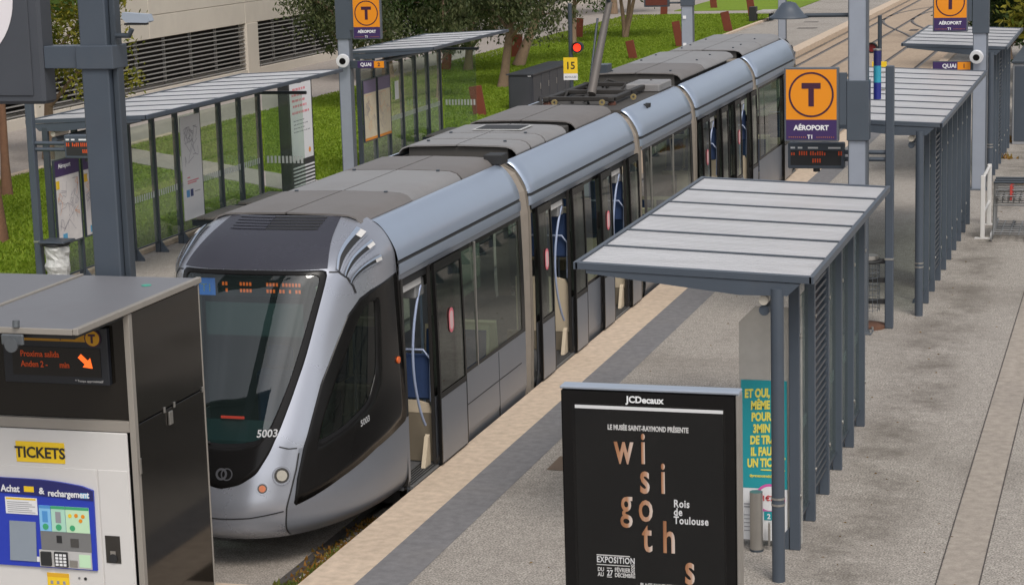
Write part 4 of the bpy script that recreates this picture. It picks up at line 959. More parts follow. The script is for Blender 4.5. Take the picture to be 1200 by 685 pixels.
# teal poster screen of the near shelter
es = MB().prism([(-3.74, .05), (-3.12, .05), (-3.12, 2.42), (-3.58, 2.42), (-3.74, 2.26)], 'y', 20.10, 20.112).build('screen_glass', glass('screen_glass', (.85, .85, .83), .8, .05, 1.45, .40, (.62, .60, .57)), r1)
tp = boxo('poster', TEAL, r1, -3.72, -3.27, 20.085, 20.098, .60, 1.69, 0)
boxo('poster_footer', PAPER, tp, -3.72, -3.27, 20.085, 20.098, .07, .598, 0)
for k, (s_, dx) in enumerate((('ET OUI,', 0), ('MÊME', .06), ('POUR', .065), ('3MIN', .08), ('DE TRAM,', .05), ('IL FAUT', .055), ('UN TICKET', .02))):
    text(s_, .115, (-3.685 + dx, 20.082, 1.515 - k * .117), tp, LEMON, 'lettering', bold=.0055, shear=.15, rot=4, sx=.64)
boxo('underline', LEMON, tp, -3.53, -3.29, 20.079, 20.084, .785, .796, 0)
text('#prenezvotreticket', .04, (-3.64, 20.082, .715), tp, LEMON, 'lettering', bold=.001, sx=.8)
RP = mat('ring_pink', (.62, .10, .36), .5, 0, .05, 4)
MB().disc((-3.44, 20.084, .50), (0, -1, 0), .15, 30, 0, .003, .125).build('ring_mark', RP, tp)
MB().disc((-3.44, 20.084, .50), (0, -1, 0), .124, 30, 0, .002).build('ring_mark', PAPER, tp)
text('1€70', .07, (-3.52, 20.079, .48), tp, mat('ink_red', (.55, .05, .06), .5, 0, .05, 4), 'lettering', bold=.002)
boxo('price_tag', TEAL, tp, -3.50, -3.38, 20.080, 20.084, .28, .37, 0); text('2', .07, (-3.47, 20.078, .295), tp, PAPER, 'lettering', bold=.002)
for k in range(5): boxo('small_print', GREYINK, tp, -3.70, -3.63, 20.081, 20.0835, .16 + k * .04, .167 + k * .04, 0)
for k in range(2): boxo('small_print', GREYINK, tp, -3.70, -3.60, 20.081, 20.0835, .40 + k * .03, .412 + k * .03, 0)
ash = thing('ash_bin', (-3.555, 19.98, 0), 'slim stainless steel ash bin standing before the teal poster', 'bin')
MB().tube([(-3.555, 19.96, .02), (-3.555, 19.96, .60)], .065, 20).build('body', STAINLESS, ash); MB().tube([(-3.555, 19.96, .0), (-3.555, 19.96, .018)], .07, 20).build('base', STEEL_D, ash); MB().box(-3.445, -3.425, 19.98, 20.02, .05, .28, .003).build('bracket', STAINLESS, ash)

# ------------------------------------------------------------------ masts and T signs
def hmast(x, y, h, label, w=.28, collar=None, group=None, z0=0.):
    m = thing('catenary_mast', (x, y, z0), label, 'mast', group)
    b = MB(); b.box(x - w / 2, x + w / 2, y - .07, y - .055, z0, h, .002)
    b.build('front_plate', MAST, m)
    boxo('flange', MASTEDGE, m, x - w / 2 - .014, x - w / 2 - .001, y - .075, y + .09, z0, h, .003); boxo('flange', MASTEDGE, m, x + w / 2 + .001, x + w / 2 + .03, y - .075, y + .09, z0, h, .003)
    boxo('base_plate', MASTEDGE, m, x - w / 2 - .1, x + w / 2 + .1, y - .16, y + .16, z0, z0 + .03, .004)
    for dx in (-.2, .2):
        for dy in (-.11, .11): MB().tube([(x + dx, y + dy, z0 + .03), (x + dx, y + dy, z0 + .07)], .018, 6).build('bolt', STAINLESS, m)
    if collar: boxo('collar', COLLAR, m, x - w / 2 - .03, x + w / 2 + .05, y - .11, y + .12, collar[0], collar[1], .008)
    return m
def tsign(x0, x1, y, z1, label, arm_x, group='orange and purple tram stop signs', led=False):
    w = x1 - x0; t = thing('tram_stop_sign', ((x0 + x1) / 2, y, z1 - w * 1.38), label, 'sign', group)
    zb = z1 - w * 1.36; zm = z1 - w * .955; f = w * .035
    boxo('case', MASTEDGE, t, x0, x1, y, y + .11, zb, z1, .008)
    boxo('orange_face', ORANGE, t, x0 + f, x1 - f, y - .006, y - .001, zm, z1 - f, 0); boxo('purple_face', PURPLE, t, x0 + f, x1 - f, y - .006, y - .001, zb + f, zm - .001, 0)
    cx = (x0 + x1) / 2; cz = (zm + z1 - f) / 2; R_ = w * .415
    MB().disc((cx, y - .007, cz), (0, -1, 0), R_, 48, 0, .003, R_ * .92).build('ring', MAROON, t)
    b = MB(); b.box(cx - w * .175, cx + w * .175, y - .010, y - .0065, cz + w * .11, cz + w * .215, 0); b.box(cx - w * .05, cx + w * .05, y - .0098, y - .0064, cz - w * .215, cz + w * .109, 0); b.build('letter', MAROON, t)
    text('AÉROPORT', w * .125, (cx, y - .009, zm - w * .19), t, PAPER, 'lettering', bold=.004 * w / .8, align='CENTER')
    text('T1', w * .10, (cx - w * .02, y - .009, zb + w * .055), t, PAPER, 'lettering', bold=.002, align='CENTER')
    for s in (-1, 1):
        for k in range(9): boxo('dot', ORANGE, t, cx + s * (w * .10 + k * w * .038), cx + s * (w * .10 + k * w * .038 + w * .012), y - .009, y - .0065, zb + w * .075, zb + w * .088, 0)
    boxo('arm', COLLAR, t, x1 + .001 if arm_x > x1 else arm_x, arm_x if arm_x > x1 else x0 - .001, y + .03, y + .09, zb + w * .3, z1 - w * .1, .004)
    return t
def led_display(x0, x1, y, z0, z1, pole_x, pole_h, label, plabel, wall=False):
    d = thing('departure_display', ((x0 + x1) / 2, y, z0), label, 'display', 'departure displays')
    boxo('case', STEEL, d, x0, x1, y, y + .16, z0, z1, .015); boxo('screen', BLACKM, d, x0 + .04, x1 - .04, y - .006, y - .001, z0 + .05, z1 - .11, 0)
    h = z1 - z0; w = x1 - x0
    for a, c in ((.05, .13), (.18, .26), (.36, .54), (.72, .94)): boxo('caption', PAPER, d, x0 + w * a, x0 + w * c, y - .006, y - .001, z1 - .085, z1 - .06, 0)
    b = MB(); rr = random.Random(int(abs(x0) * 100))
    for row, z in enumerate((z0 + h * .52, z0 + h * .24)):
        for a, c in (((.06, .12), (.20, .34), (.40, .68), (.9, .95)) if row == 0 else ((.44, .58),)):
            x = x0 + w * a
            while x < x0 + w * c:
                hh = rr.choice((.04, .06, .06)); b.box(x, x + .018, y - .009, y - .0062, z, z + hh, 0); x += .034
    b.build('led_text', LEDD, d, kind='stuff')
    for dz in (.35, .62):
        xa, xb = (x1 + .002, pole_x - .045) if pole_x > x1 else (pole_x + .045, x0 - .002)
        MB().tube([(xa, y + .1, z0 + h * dz), (xb, y + .1, z0 + h * dz)], .032, 10).build('bar', STEEL, d)
    MB().tube([((x0 + x1) / 2, y + .08, z0 - .05), ((x0 + x1) / 2, y + .08, z0 - .001)], .05, 12).build('sensor', BLACKM, d)
    p = thing('display_pole', (pole_x, y + .1, 0), plabel, 'pole', 'slim display poles')
    boxo('pole', STEEL, p, pole_x - .06, pole_x + .06, y + .03, y + .15, 0, pole_h, .012); boxo('strap', STAINLESS, p, pole_x - .063, pole_x + .063, y + .027, y + .153, 1.02, 1.05, .003)
    return d
hmast(-3.93, 30.55, 7.2, 'pale galvanised mast with dark collar carrying the large tram stop sign', .235, (2.82, 3.68))
tsign(-4.97, -4.19, 30.42, 3.87, 'large tram stop sign reading AÉROPORT above a red departure display', -4.08)
led_display(-4.99, -4.17, 30.85, 2.36, 2.74, -3.52, 3.85, 'dark departure display with red text below the large sign', 'slim blue grey pole with a wire bin strapped to it beside the mast')
# bell lamp on the mast
lamp = thing('street_lamp', (-4.85, 30.55, 4.5), 'blue grey bell shaped lamp on an arm from the pale mast', 'lamp')
b = MB(); prof = [(.03, 4.80), (.10, 4.78), (.16, 4.70), (.22, 4.62), (.28, 4.585), (.29, 4.565), (.26, 4.56), (.01, 4.57)]
P = [[(-4.93 + r * math.cos(a), 30.62 + r * math.sin(a), z) for a in np.linspace(0, 2 * math.pi, 29)] for r, z in prof]; b.grid(P, 0, True, False); b.build('shade', STEEL, lamp)
MB().tube([(-4.70, 30.62, 4.60), (-4.07, 30.62, 4.60)], .03, 10).build('arm', STEEL_D, lamp)
hmast(-3.33, 45.69, 7.2, 'pale mast with round white camera at the end of the long shelter', .26, (3.30, 4.6))
tsign(-4.30, -3.58, 45.55, 4.32, 'small far tram stop sign over the shelter by the hedge', -3.50)
def quai(x0, x1, y, z0, label, arm_x):
    q = thing('platform_sign', ((x0 + x1) / 2, y, z0), label, 'sign', 'small QUAI signs')
    boxo('case', STEEL_D, q, x0, x1, y, y + .08, z0, z0 + .19, .005); boxo('face', PURPLE, q, x0 + .01, x1 - .29, y - .005, y - .001, z0 + .015, z0 + .175, 0); boxo('face', ORANGE, q, x1 - .285, x1 - .02, y - .005, y - .001, z0 + .015, z0 + .175, 0)
    text('QUAI', .12, (x0 + .2, y - .007, z0 + .055), q, PAPER, bold=.003); text('1', .12, (x1 - .18, y - .007, z0 + .055), q, MAROON, bold=.003)
    boxo('arm', STEEL_D, q, min(arm_x, x1), max(arm_x, x1), y + .01, y + .07, z0 + .0, z0 + .17, .004)
quai(-4.30, -3.50, 45.6, 2.53, 'dark QUAI sign fixed to the mast with the white camera', -3.47)
def cctv_dome(x, y, z, r, label, dirv):
    c = thing('security_camera', (x, y, z - r), label, 'camera', 'white round security cameras'); d = Vector(dirv).normalized()
    p = Vector((x, y, z)); MB().tube([p - d * .10, p - d * .02, p + d * .06], [r * .8, r, r], 20).build('body', PAPER, c); MB().disc(p + d * .061, d, r * .86, 20, 0, .004, r * .5).build('rim', PAPER, c); MB().disc(p + d * .0605, d, r * .5, 20, 0, .012).build('lens', BLACK, c)
    MB().tube([p - d * .22, p - d * .10], .03, 8).build('bracket', STEEL_D, c)
cctv_dome(-3.38, 45.45, 2.83, .14, 'round white security camera on the mast behind the trolleys', (-.1, -1, -.25))

# far platform mast with sign
hmast(-17.55, 45.69, 7.2, 'pale mast on the far platform between the two shelters', .26, (3.30, 4.7))
tsign(-17.28, -16.60, 45.55, 4.22, 'tram stop sign on the far platform mast above the cream maps', -17.40)
q = thing('platform_sign', (-17.0, 45.6, 2.62), 'small QUAI sign on the far platform mast', 'sign', 'small QUAI signs')
boxo('case', STEEL_D, q, -17.40, -16.55, 45.6, 45.68, 2.63, 2.81, .005); boxo('face', PURPLE, q, -17.22, -16.83, 45.594, 45.599, 2.645, 2.795, 0); boxo('face', ORANGE, q, -16.82, -16.58, 45.594, 45.599, 2.645, 2.795, 0); text('QUAI', .11, (-17.15, 45.59, 2.685), q, PAPER, bold=.003); text('2', .11, (-16.73, 45.59, 2.685), q, MAROON, bold=.003)
cctv_dome(-17.5, 45.42, 2.83, .15, 'round white security camera on the far platform mast', (.15, -1, -.2))
led_display(-16.78, -16.03, 30.85, 2.42, 2.80, -17.41, 3.85, 'dark departure display on the far platform partly hidden by the big post', 'slim blue grey pole with a full bin bag on the far platform')
# hoop bins
def bin_(x, y, px, label, bag):
    t = thing('litter_bin', (x, y, 0), label, 'bin', 'hoop bins on poles'); zt = 1.0
    b = MB(); b.tube([(x + .2 * math.cos(a), y + .2 * math.sin(a), zt) for a in np.linspace(0, 2 * math.pi, 25)], .022, 8); b.build('hoop', BLACKM, t)
    for z in ((1.0, .72, .40) if not bag else (1.0,)): MB().box(min(px, x) + .0, max(px, x), y - .03, y + .03, z - .04, z + .03, .005).build('bracket', BLACKM, t)
    if bag:
        BAG = mat('clear_bin_bag', (.50, .50, .48), .45, 0, .45, 14); rows = []
        rr = random.Random(4)
        for i in range(12):
            z = .98 - i * .055; r = .19 + .015 * math.sin(i * 1.3); rows.append([(x + (r + rr.uniform(-.02, .02)) * math.cos(a), y + (r + rr.uniform(-.02, .02)) * math.sin(a), z) for a in np.linspace(0, 2 * math.pi, 20)[:-1]])
        rows = [r_ + [r_[0]] for r_ in rows]; b = MB(); b.grid(rows, 0, False); b.build('bag', BAG, t)
        b = MB(); b.box(x - .24, x + .24, y - .22, y + .22, 1.03, 1.07, .02); b.build('lid', STEEL_D, t)
    else:
        for k in range(12):
            a = 2 * math.pi * k / 12; MB().tube([(x + .17 * math.cos(a), y + .17 * math.sin(a), .25), (x + .17 * math.cos(a), y + .17 * math.sin(a), 1.0)], .004, 5).build('wire', MASTEDGE, t)
        for k in range(9): MB().tube([(x + .17 * math.cos(a), y + .17 * math.sin(a), .28 + k * .08) for a in np.linspace(0, 2 * math.pi, 21)], .004, 5).build('wire', MASTEDGE, t)
        MB().disc((x, y, .0), (0, 0, 1), .26, 26, 0, .05).build('base', mat('rust_base', (.13, .06, .035), .8, 0, .3, 8), t)
        MB().disc((x, y, 1.02), (0, 0, 1), .15, 20, 0, .06).build('ash_lid', STAINLESS, t)
bin_(-3.83, 30.95, -3.57, 'wire litter bin with rusty base strapped to the slim pole', False)
bin_(-17.06, 30.9, -17.36, 'litter bin with bulging clear bag under the far departure display', True)
# blue tube banner on the slim pole
v = thing('blue_marker_tube', (-3.69, 30.85, 3.38), 'dark blue and teal marker tube clamped to the slim pole', 'marker')
MB().tube([(-3.69, 30.83, 3.38), (-3.69, 30.83, 3.62)], .055, 16).build('lower_tube', mat('tube_blue', (.02, .03, .22), .35, 0, .1, 4), v); MB().tube([(-3.69, 30.83, 3.621), (-3.69, 30.83, 3.86)], .055, 16).build('middle_tube', mat('tube_teal', (.03, .30, .42), .35, 0, .3, 4), v)
MB().tube([(-3.69, 30.83, 3.861), (-3.69, 30.83, 4.08)], .055, 16).build('upper_tube', mat('tube_navy', (.018, .02, .12), .35, 0, .1, 4), v); MB().disc((-3.69, 30.83, 4.08), (0, 0, 1), .06, 16, 0, .02).build('cap', STAINLESS, v)
for z in (3.5, 3.75): boxo('clamp', STAINLESS, v, -3.635, -3.58, 30.82, 30.86, z, z + .025, .002)
# signals
def signal(x, y, h, zl, zy, label, side, num):
    t = thing('tram_signal', (x, y, 0), label, 'signal', 'tram signals with yellow plates')
    MB().tube([(x, y, 0), (x, y, h)], .055, 14).build('pole', STEEL_D, t)
    hx = x + side * .20
    b = MB(); b.tube([(hx, y + .12, zl), (hx, y - .10, zl)], [.13, .145], 20); b.build('lamp_housing', BLACKM, t)
    MB().disc((hx, y - .101, zl), (0, -1, 0), .10, 20, 0, .012).build('lens', LEDRED if num else mat('dark_red_lens', (.22, .02, .02), .3, 0, .2, 9), t)
    P = [[(hx + r * math.cos(a), y - .10 - dy, zl + r * math.sin(a)) for a in np.linspace(.15 * math.pi, .85 * math.pi, 12)] for r, dy in ((.135, 0), (.135, .12))]
    MB().grid(P).build('visor', BLACKM, t)
    MB().box(min(x, hx), max(x, hx), y - .03, y + .03, zl - .03, zl + .03, .004).build('arm', BLACKM, t)
    p = boxo('plate', YELLOW, t, x - .19, x + .19, y - .075, y - .06, zy - .02, zy + .40, .003)
    boxo('plate_footer', PAPER, t, x - .19, x + .19, y - .075, y - .06, zy - .19, zy - .022, .003)
    if num:
        text('15', .27, (x, y - .078, zy + .10), p, mat('sign_black', (.02, .02, .02), .5, 0, .1, 5), bold=.004, align='CENTER'); text('MODULES', .07, (x, y - .078, zy - .13), p, GREYINK, bold=.001, align='CENTER')
signal(-14.43, 54.0, 3.60, 2.46, 1.80, 'tram signal with red lamp and yellow plate numbered 15', 1, True)
signal(-6.70, 56.5, 3.05, 2.21, 1.45, 'dark tram signal with unlit lamp past the platform end', -1, False)
# far masts
fm = hmast(-13.82, 66, 8, 'far mast with dark collar and a departure display behind the tram', .34, (2.85, 4.4)); boxo('notice', PAPER, fm, -13.95, -13.85, 65.9, 65.915, 2.45, 2.55, 0); boxo('notice', PAPER, fm, -13.95, -13.85, 65.9, 65.915, 1.6, 1.7, 0)
fd = thing('departure_display', (-14.8, 66, 2.8), 'far dark departure display on an arm from the collared mast', 'display', 'departure displays'); boxo('case', STEEL_D, fd, -15.2, -14.4, 65.95, 66.1, 2.83, 3.3, .01); boxo('screen', mat('led_screen_far', (.10, .02, .01), .5, 0, .3, 20), fd, -15.15, -14.45, 65.94, 65.949, 2.88, 3.2, 0); MB().tube([(-14.4, 66.02, 2.95), (-14.0, 66.02, 2.95)], .03, 8).build('bar', STEEL_D, fd)
hmast(-13.95, 85, 8, 'plain pale mast far along the line beyond the tram', .28)

# ------------------------------------------------------------------ billboard
BY = 15.6
bb = thing('billboard', (-3.615, BY + .1, 0), 'black free standing billboard advertising the wisigoths exhibition', 'billboard')
boxo('case', BLACK, bb, -4.315, -2.935, BY + .0, BY + .13, .55, 2.615, .012); boxo('side_trim', STAINLESS, bb, -2.933, -2.905, BY - .005, BY + .14, .55, 2.62, .006); boxo('top_trim', mat('billboard_top', (.42, .47, .55), .3, .6, .05, 4), bb, -4.32, -2.905, BY - .01, BY + .14, 2.622, 2.645, .006)
boxo('foot', BLACKM, bb, -3.95, -3.28, BY + .02, BY + .11, 0, .548, .01); boxo('base', STEEL_D, bb, -4.1, -3.1, BY - .15, BY + .35, 0, .03, .005)
pst = boxo('poster', mat('poster_black', (.010, .0098, .0098), .5, 0, .2, 3, spec=.2), bb, -4.20, -3.03, BY - .006, BY - .001, .72, 2.47, 0); boxo('lamp_strip', PAPER, bb, -4.20, -3.03, BY - .009, BY - .001, 2.472, 2.497, 0)
MB().add([(-4.22, BY - .02, .70), (-3.01, BY - .02, .70), (-3.01, BY - .02, 2.52), (-4.22, BY - .02, 2.52)], [(0, 1, 2, 3)]).build('cover_glass', glass('billboard_glass', (.95, .95, .95), .5, .02, 1.3), bb)
def bx(px, py): return (-4.32 + (px - 656) * .00673, 2.635 - (py - (453 + (px - 656) * .033)) * .00694)
def btext(s_, size, px, py, m, align='LEFT', bold=0., sx=1., parent=pst, spacing=1.): x, z = bx(px, py); return text(s_, size, (x, BY - .011, z), parent, m, 'lettering', bold=bold, align=align, sx=sx, spacing=spacing)
btext('JCDecaux', .072, 757, 471, PAPER, 'CENTER', .0022, parent=bb)
btext('LE MUSÉE SAINT-RAYMOND PRÉSENTE', .056, 760, 503, LIGHTTXT, 'CENTER', .002, .66)
def copper(name):
    m = bpy.data.materials.new(name); m.use_nodes = True; nt = m.node_tree; b_ = nt.nodes['Principled BSDF']; b_.inputs['Roughness'].default_value = .5
    t = nt.nodes.new('ShaderNodeTexCoord'); sx_ = nt.nodes.new('ShaderNodeSeparateXYZ'); nt.links.new(t.outputs['Generated'], sx_.inputs[0]); nz = nt.nodes.new('ShaderNodeTexNoise'); nz.inputs['Scale'].default_value = 2.5; nt.links.new(t.outputs['Generated'], nz.inputs['Vector'])
    ad = nt.nodes.new('ShaderNodeMath'); ad.operation = 'MULTIPLY_ADD'; ad.inputs[1].default_value = .9; nt.links.new(nz.outputs['Fac'], ad.inputs[0]); ad.inputs[2].default_value = -.35
    a2 = nt.nodes.new('ShaderNodeMath'); a2.operation = 'MULTIPLY_ADD'; a2.inputs[1].default_value = .85; nt.links.new(sx_.outputs[0], a2.inputs[0]); nt.links.new(ad.outputs[0], a2.inputs[2])
    r = nt.nodes.new('ShaderNodeValToRGB'); r.color_ramp.elements[0].color = (.18, .065, .025, 1); r.color_ramp.elements[0].position = .15; r.color_ramp.elements[1].color = (.74, .66, .60, 1); r.color_ramp.elements[1].position = .8; e = r.color_ramp.elements.new(.42); e.color = (.45, .21, .10, 1)
    nt.links.new(a2.outputs[0], r.inputs[0]); nt.links.new(r.outputs[0], b_.inputs['Base Color']); return m
COPPER = copper('copper_ink')
for ch, px, py, k in (('w', 731, 540, .92), ('i', 754, 540, 1), ('s', 755.5, 574, 1), ('i', 777, 574, 1), ('g', 733, 603, 1), ('o', 756, 607, 1), ('t', 757, 642, 1), ('h', 783, 643, 1), ('s', 807, 679, 1)):
    btext(ch, .36, px, py, COPPER, 'CENTER', .0035 if ch in 'go' else .006, .62 * k)
for k, s_ in enumerate(('Rois', 'de', 'Toulouse')): btext(s_, .085, 789, 590 + k * 9.6, PAPER, 'LEFT', .0015, .78, spacing=1.1)
btext('EXPOSITION', .070, 696, 656.5, PAPER, 'LEFT', .001, .72, spacing=1.1)
for (a, c, y_, h_) in ((696, 736, 647.5, .008), (696, 736, 659, .006), (708, 714, 663, .006), (708, 714, 673.5, .006)): x0_, z0_ = bx(a, y_); x1_, _z = bx(c, y_); boxo('rule', LIGHTTXT, pst, x0_, x1_, BY - .010, BY - .0065, z0_ - h_, z0_, 0)
btext('DU', .045, 697, 667, LIGHTTXT, 'LEFT', .001, .8); btext('AU', .045, 697, 673, LIGHTTXT, 'LEFT', .001, .8); btext('27', .065, 708, 672, PAPER, 'LEFT', .001, .75); btext('FÉVRIER', .048, 717.5, 667.5, LIGHTTXT, 'LEFT', .001, .75); btext('DÉCEMBRE', .045, 717.5, 673.5, LIGHTTXT, 'LEFT', .001, .75)
x_, z_ = bx(737, 664); text('2020', .04, (x_ + .03, BY - .011, z_ - .04), pst, LIGHTTXT, 'lettering', bold=.001, rot=90)
btext('PLACE SAINT SERNIN', .045, 772, 685, LIGHTTXT, 'CENTER', .001, .75)

# ------------------------------------------------------------------ ticket kiosk
kx0, kx1, kf, kb = -11.7, -8.20, 16.0, 17.40
ki = thing('ticket_kiosk', (-9.9, 16.7, 0), 'dark glazed ticket kiosk with white and blue ticket machine under a grey roof', 'kiosk')
KROOF = mat('kiosk_roof', (.20, .20, .215), .5, .2, .12, 2.0, dirt=.3, dcol=(.13, .12, .12)); KTRIM = mat('kiosk_trim', (.33, .30, .265), .5, .3, .1, 4)
for (a, c) in ((kx0, -9.40), (-9.36, kx1 - .03)): boxo('roof_sheet', KROOF, ki, a, c, 15.08, kb + .02, 3.045, 3.075, .005)
boxo('roof_joint', KTRIM, ki, -9.40, -9.36, 15.07, kb + .02, 3.04, 3.09, .004); boxo('roof_edge', KTRIM, ki, kx1 - .03, kx1 + .02, 15.06, kb + .03, 3.03, 3.085, .006); boxo('roof_edge', KTRIM, ki, kx0, kx1 - .031, 15.055, 15.079, 3.03, 3.08, .004)
boxo('roof_soffit', BLACKM, ki, kx0, kx1 - .04, 15.1, kb, 2.99, 3.04, 0)
boxo('side_glass', KGLASS, ki, kx1 - .02, kx1, kf + .05, kb - .02, 2.06, 3.02, .003); boxo('side_glass', KGLASS, ki, kx1 - .018, kx1 - .002, kf + .05, kb - .02, .05, 2.045, .003)
boxo('corner_post', KTRIM, ki, kx1 - .05, kx1 + .004, kf - .02, kf + .045, .0, 3.02, .004); boxo('corner_post', KTRIM, ki, kx1 - .03, kx1 + .005, kb - .018, kb, 0, 3.02, .003)
for y in (16.55, 16.75, 17.35): boxo('hinge', STAINLESS, ki, kx1 + .001, kx1 + .012, y - .015, y + .015, 2.03, 2.08, .002)
boxo('latch', STAINLESS, ki, kx1 + .001, kx1 + .02, 16.62, 16.69, 1.90, 2.02, .003); boxo('hinge', STAINLESS, ki, kx1 + .005, kx1 + .02, kf, kf + .03, 1.62, 1.76, .002)
boxo('upper_front_glass', KGLASS, ki, kx0, kx1 - .05, kf + .02, kf + .04, 2.09, 3.0, 0); boxo('frame', KTRIM, ki, kx0, kx1 - .051, kf - .02, kf + .03, 1.99, 2.085, .004); boxo('back_wall', BLACKM, ki, kx0, kx1 - .03, kb - .05, kb - .02, .0, 3.0, 0)
# display above the machine
ds = boxo('display_case', mat('display_case', (.018, .02, .026), .4, 0, .1, 4), ki, -9.40, -8.40, kf - .04, kf + .018, 2.40, 2.90, .006); boxo('screen', mat('screen_black', (.010, .008, .007), .3, 0, .1, 4), ds, -9.31, -8.47, kf - .046, kf - .041, 2.47, 2.72, 0)
boxo('banner', mat('banner_orange', (.50, .24, .01), .5, 0, .1, 4), ds, -9.22, -8.56, kf - .045, kf - .041, 2.775, 2.87, 0); boxo('line_badge', mat('badge_blue_dull', (.05, .13, .28), .5, 0, .1, 4), ds, -9.32, -9.225, kf - .045, kf - .041, 2.775, 2.87, 0)
text('T1', .07, (-9.305, kf - .047, 2.80), ds, LIGHTTXT); text('destination aéroport', .062, (-9.19, kf - .047, 2.80), ds, MAROON, bold=.001, sx=.85)
MB().disc((-8.53, kf - .046, 2.81), (0, -1, 0), .078, 24, 0, .004).build('ring', MAROON, ds); MB().disc((-8.53, kf - .051, 2.81), (0, -1, 0), .066, 24, 0, .003).build('ring_face', mat('ring_orange', (.62, .30, .01), .5, 0, .1, 4), ds); text('T', .10, (-8.565, kf - .056, 2.775), ds, MAROON, bold=.004)
text('Proxima salida', .075, (-9.23, kf - .049, 2.635), ds, LEDD, 'led_text', bold=.001, sx=.85); text('Anden 2 -', .075, (-9.23, kf - .049, 2.545), ds, LEDD, 'led_text', bold=.001, sx=.85); text('min', .075, (-8.86, kf - .049, 2.545), ds, LEDD, 'led_text', bold=.001, sx=.85)
b = MB(); c0 = Vector((-8.665, 2.655)); d = Vector((.11, -.10)).normalized(); n_ = Vector((-d.y, d.x))
pts = [c0 + n_ * .022, c0 + d * .085 + n_ * .022, c0 + d * .085 + n_ * .055, c0 + d * .16, c0 + d * .085 - n_ * .055, c0 + d * .085 - n_ * .022, c0 - n_ * .022]; b.prism([tuple(p) for p in pts], 'y', kf - .051, kf - .047); b.build('arrow', LED, ds)
text('* Temps approximatif', .03, (-8.72, kf - .047, 2.425), ds, LIGHTTXT)
kl = boxo('roof_lock', mat('lock_grey', (.12, .13, .14), .5, .4, .2, 9), ki, -8.86, -8.66, 15.02, 15.054, 2.94, 3.03, .01); MB().disc((-8.76, 15.019, 2.945), (0, -1, 0), .06, 16, 0, .02).build('lock_body', MATS['lock_grey'], kl); MB().tube([(-8.73, 15.05, 3.085), (-8.73, 15.06, 3.14)], .03, 10).build('lock_knob', MATS['lock_grey'], kl)
MB().disc((-8.52, 17.0, 3.0765), (0, 0, 1), .045, 16, 0, .004).build('inspection_sticker', mat('sticker_green', (.05, .35, .25), .5, 0, .3, 20), ki)
# the machine
mc = thing('ticket_machine', (-9.2, 15.97, 0), 'white ticket machine with blue panel and yellow TICKETS plate inside the kiosk', 'ticket machine')
boxo('cabinet', WHITE, mc, -10.2, -8.275, 15.965, 15.99, .0, 1.985, .006)
boxo('door', WHITE, mc, -10.1, -8.575, 15.955, 15.9645, .25, 1.655, .004); boxo('side_door', WHITE, mc, -8.565, -8.285, 15.956, 15.9645, .1, 1.655, .004)
pl = boxo('name_plate', YELLOW, mc, -9.345, -8.875, 15.958, 15.9645, 1.69, 1.875, .002); text('TICKETS', .135, (-9.11, 15.955, 1.735), pl, mat('sign_black', (.02, .02, .02), .5), bold=.003, align='CENTER', sx=.95)
def arcpanel():
    p = [(-9.75, .75), (-8.622, .75), (-8.612, 1.47)] + [(-8.62 - k * .1, 1.49 + .055 * math.sin(min(1, k / 6) * math.pi / 2)) for k in range(1, 8)] + [(-9.75, 1.545)]
    return p
bp_ = MB().prism(arcpanel(), 'y', 15.935, 15.9545).build('fascia', BLUE, mc)
hd_ = MB().prism([(x, z) for x, z in arcpanel() if z > 1.4] + [(-9.75, 1.42), (-8.613, 1.38)], 'y', 15.929, 15.9345).build('header', mat('machine_navy', (.018, .02, .13), .4, 0, .1, 4), mc)
text('Achat', .085, (-9.50, 15.926, 1.425), hd_, PAPER, bold=.002, sx=.9); boxo('card_icon', YELLOW, hd_, -9.275, -9.18, 15.926, 15.9285, 1.43, 1.48, 0); text('&', .08, (-9.13, 15.926, 1.42), hd_, PAPER, bold=.002); text('rechargement', .08, (-9.045, 15.926, 1.405), hd_, PAPER, bold=.002, sx=.88); boxo('card_icon', mat('card_cyan', (.12, .45, .70), .5, 0, .1, 5), hd_, -8.735, -8.655, 15.926, 15.9285, 1.40, 1.445, 0)
boxo('price_list', PAPER, bp_, -9.47, -9.16, 15.93, 15.9345, 1.225, 1.375, 0); boxo('price_head', YELLOW, bp_, -9.46, -9.17, 15.928, 15.9298, 1.355, 1.37, 0)
for k in range(6): boxo('price_row', GREYINK, bp_, -9.45, -9.18 - .03 * (k % 3), 15.9275, 15.9298, 1.24 + k * .018, 1.245 + k * .018, 0)
sc = MB().prism([(-9.46, .80), (-9.20, .80), (-9.185, 1.16), (-9.44, 1.16)], 'y', 15.925, 15.9345).build('touch_screen', mat('screen_grey', (.25, .29, .34), .2, 0, .1, 2), bp_)
PGREEN = mat('pictogram_dark_green', (.05, .36, .16), .5, 0, .1, 6); PBLUE = mat('pictogram_dark_blue', (.08, .28, .6), .5, 0, .1, 6)
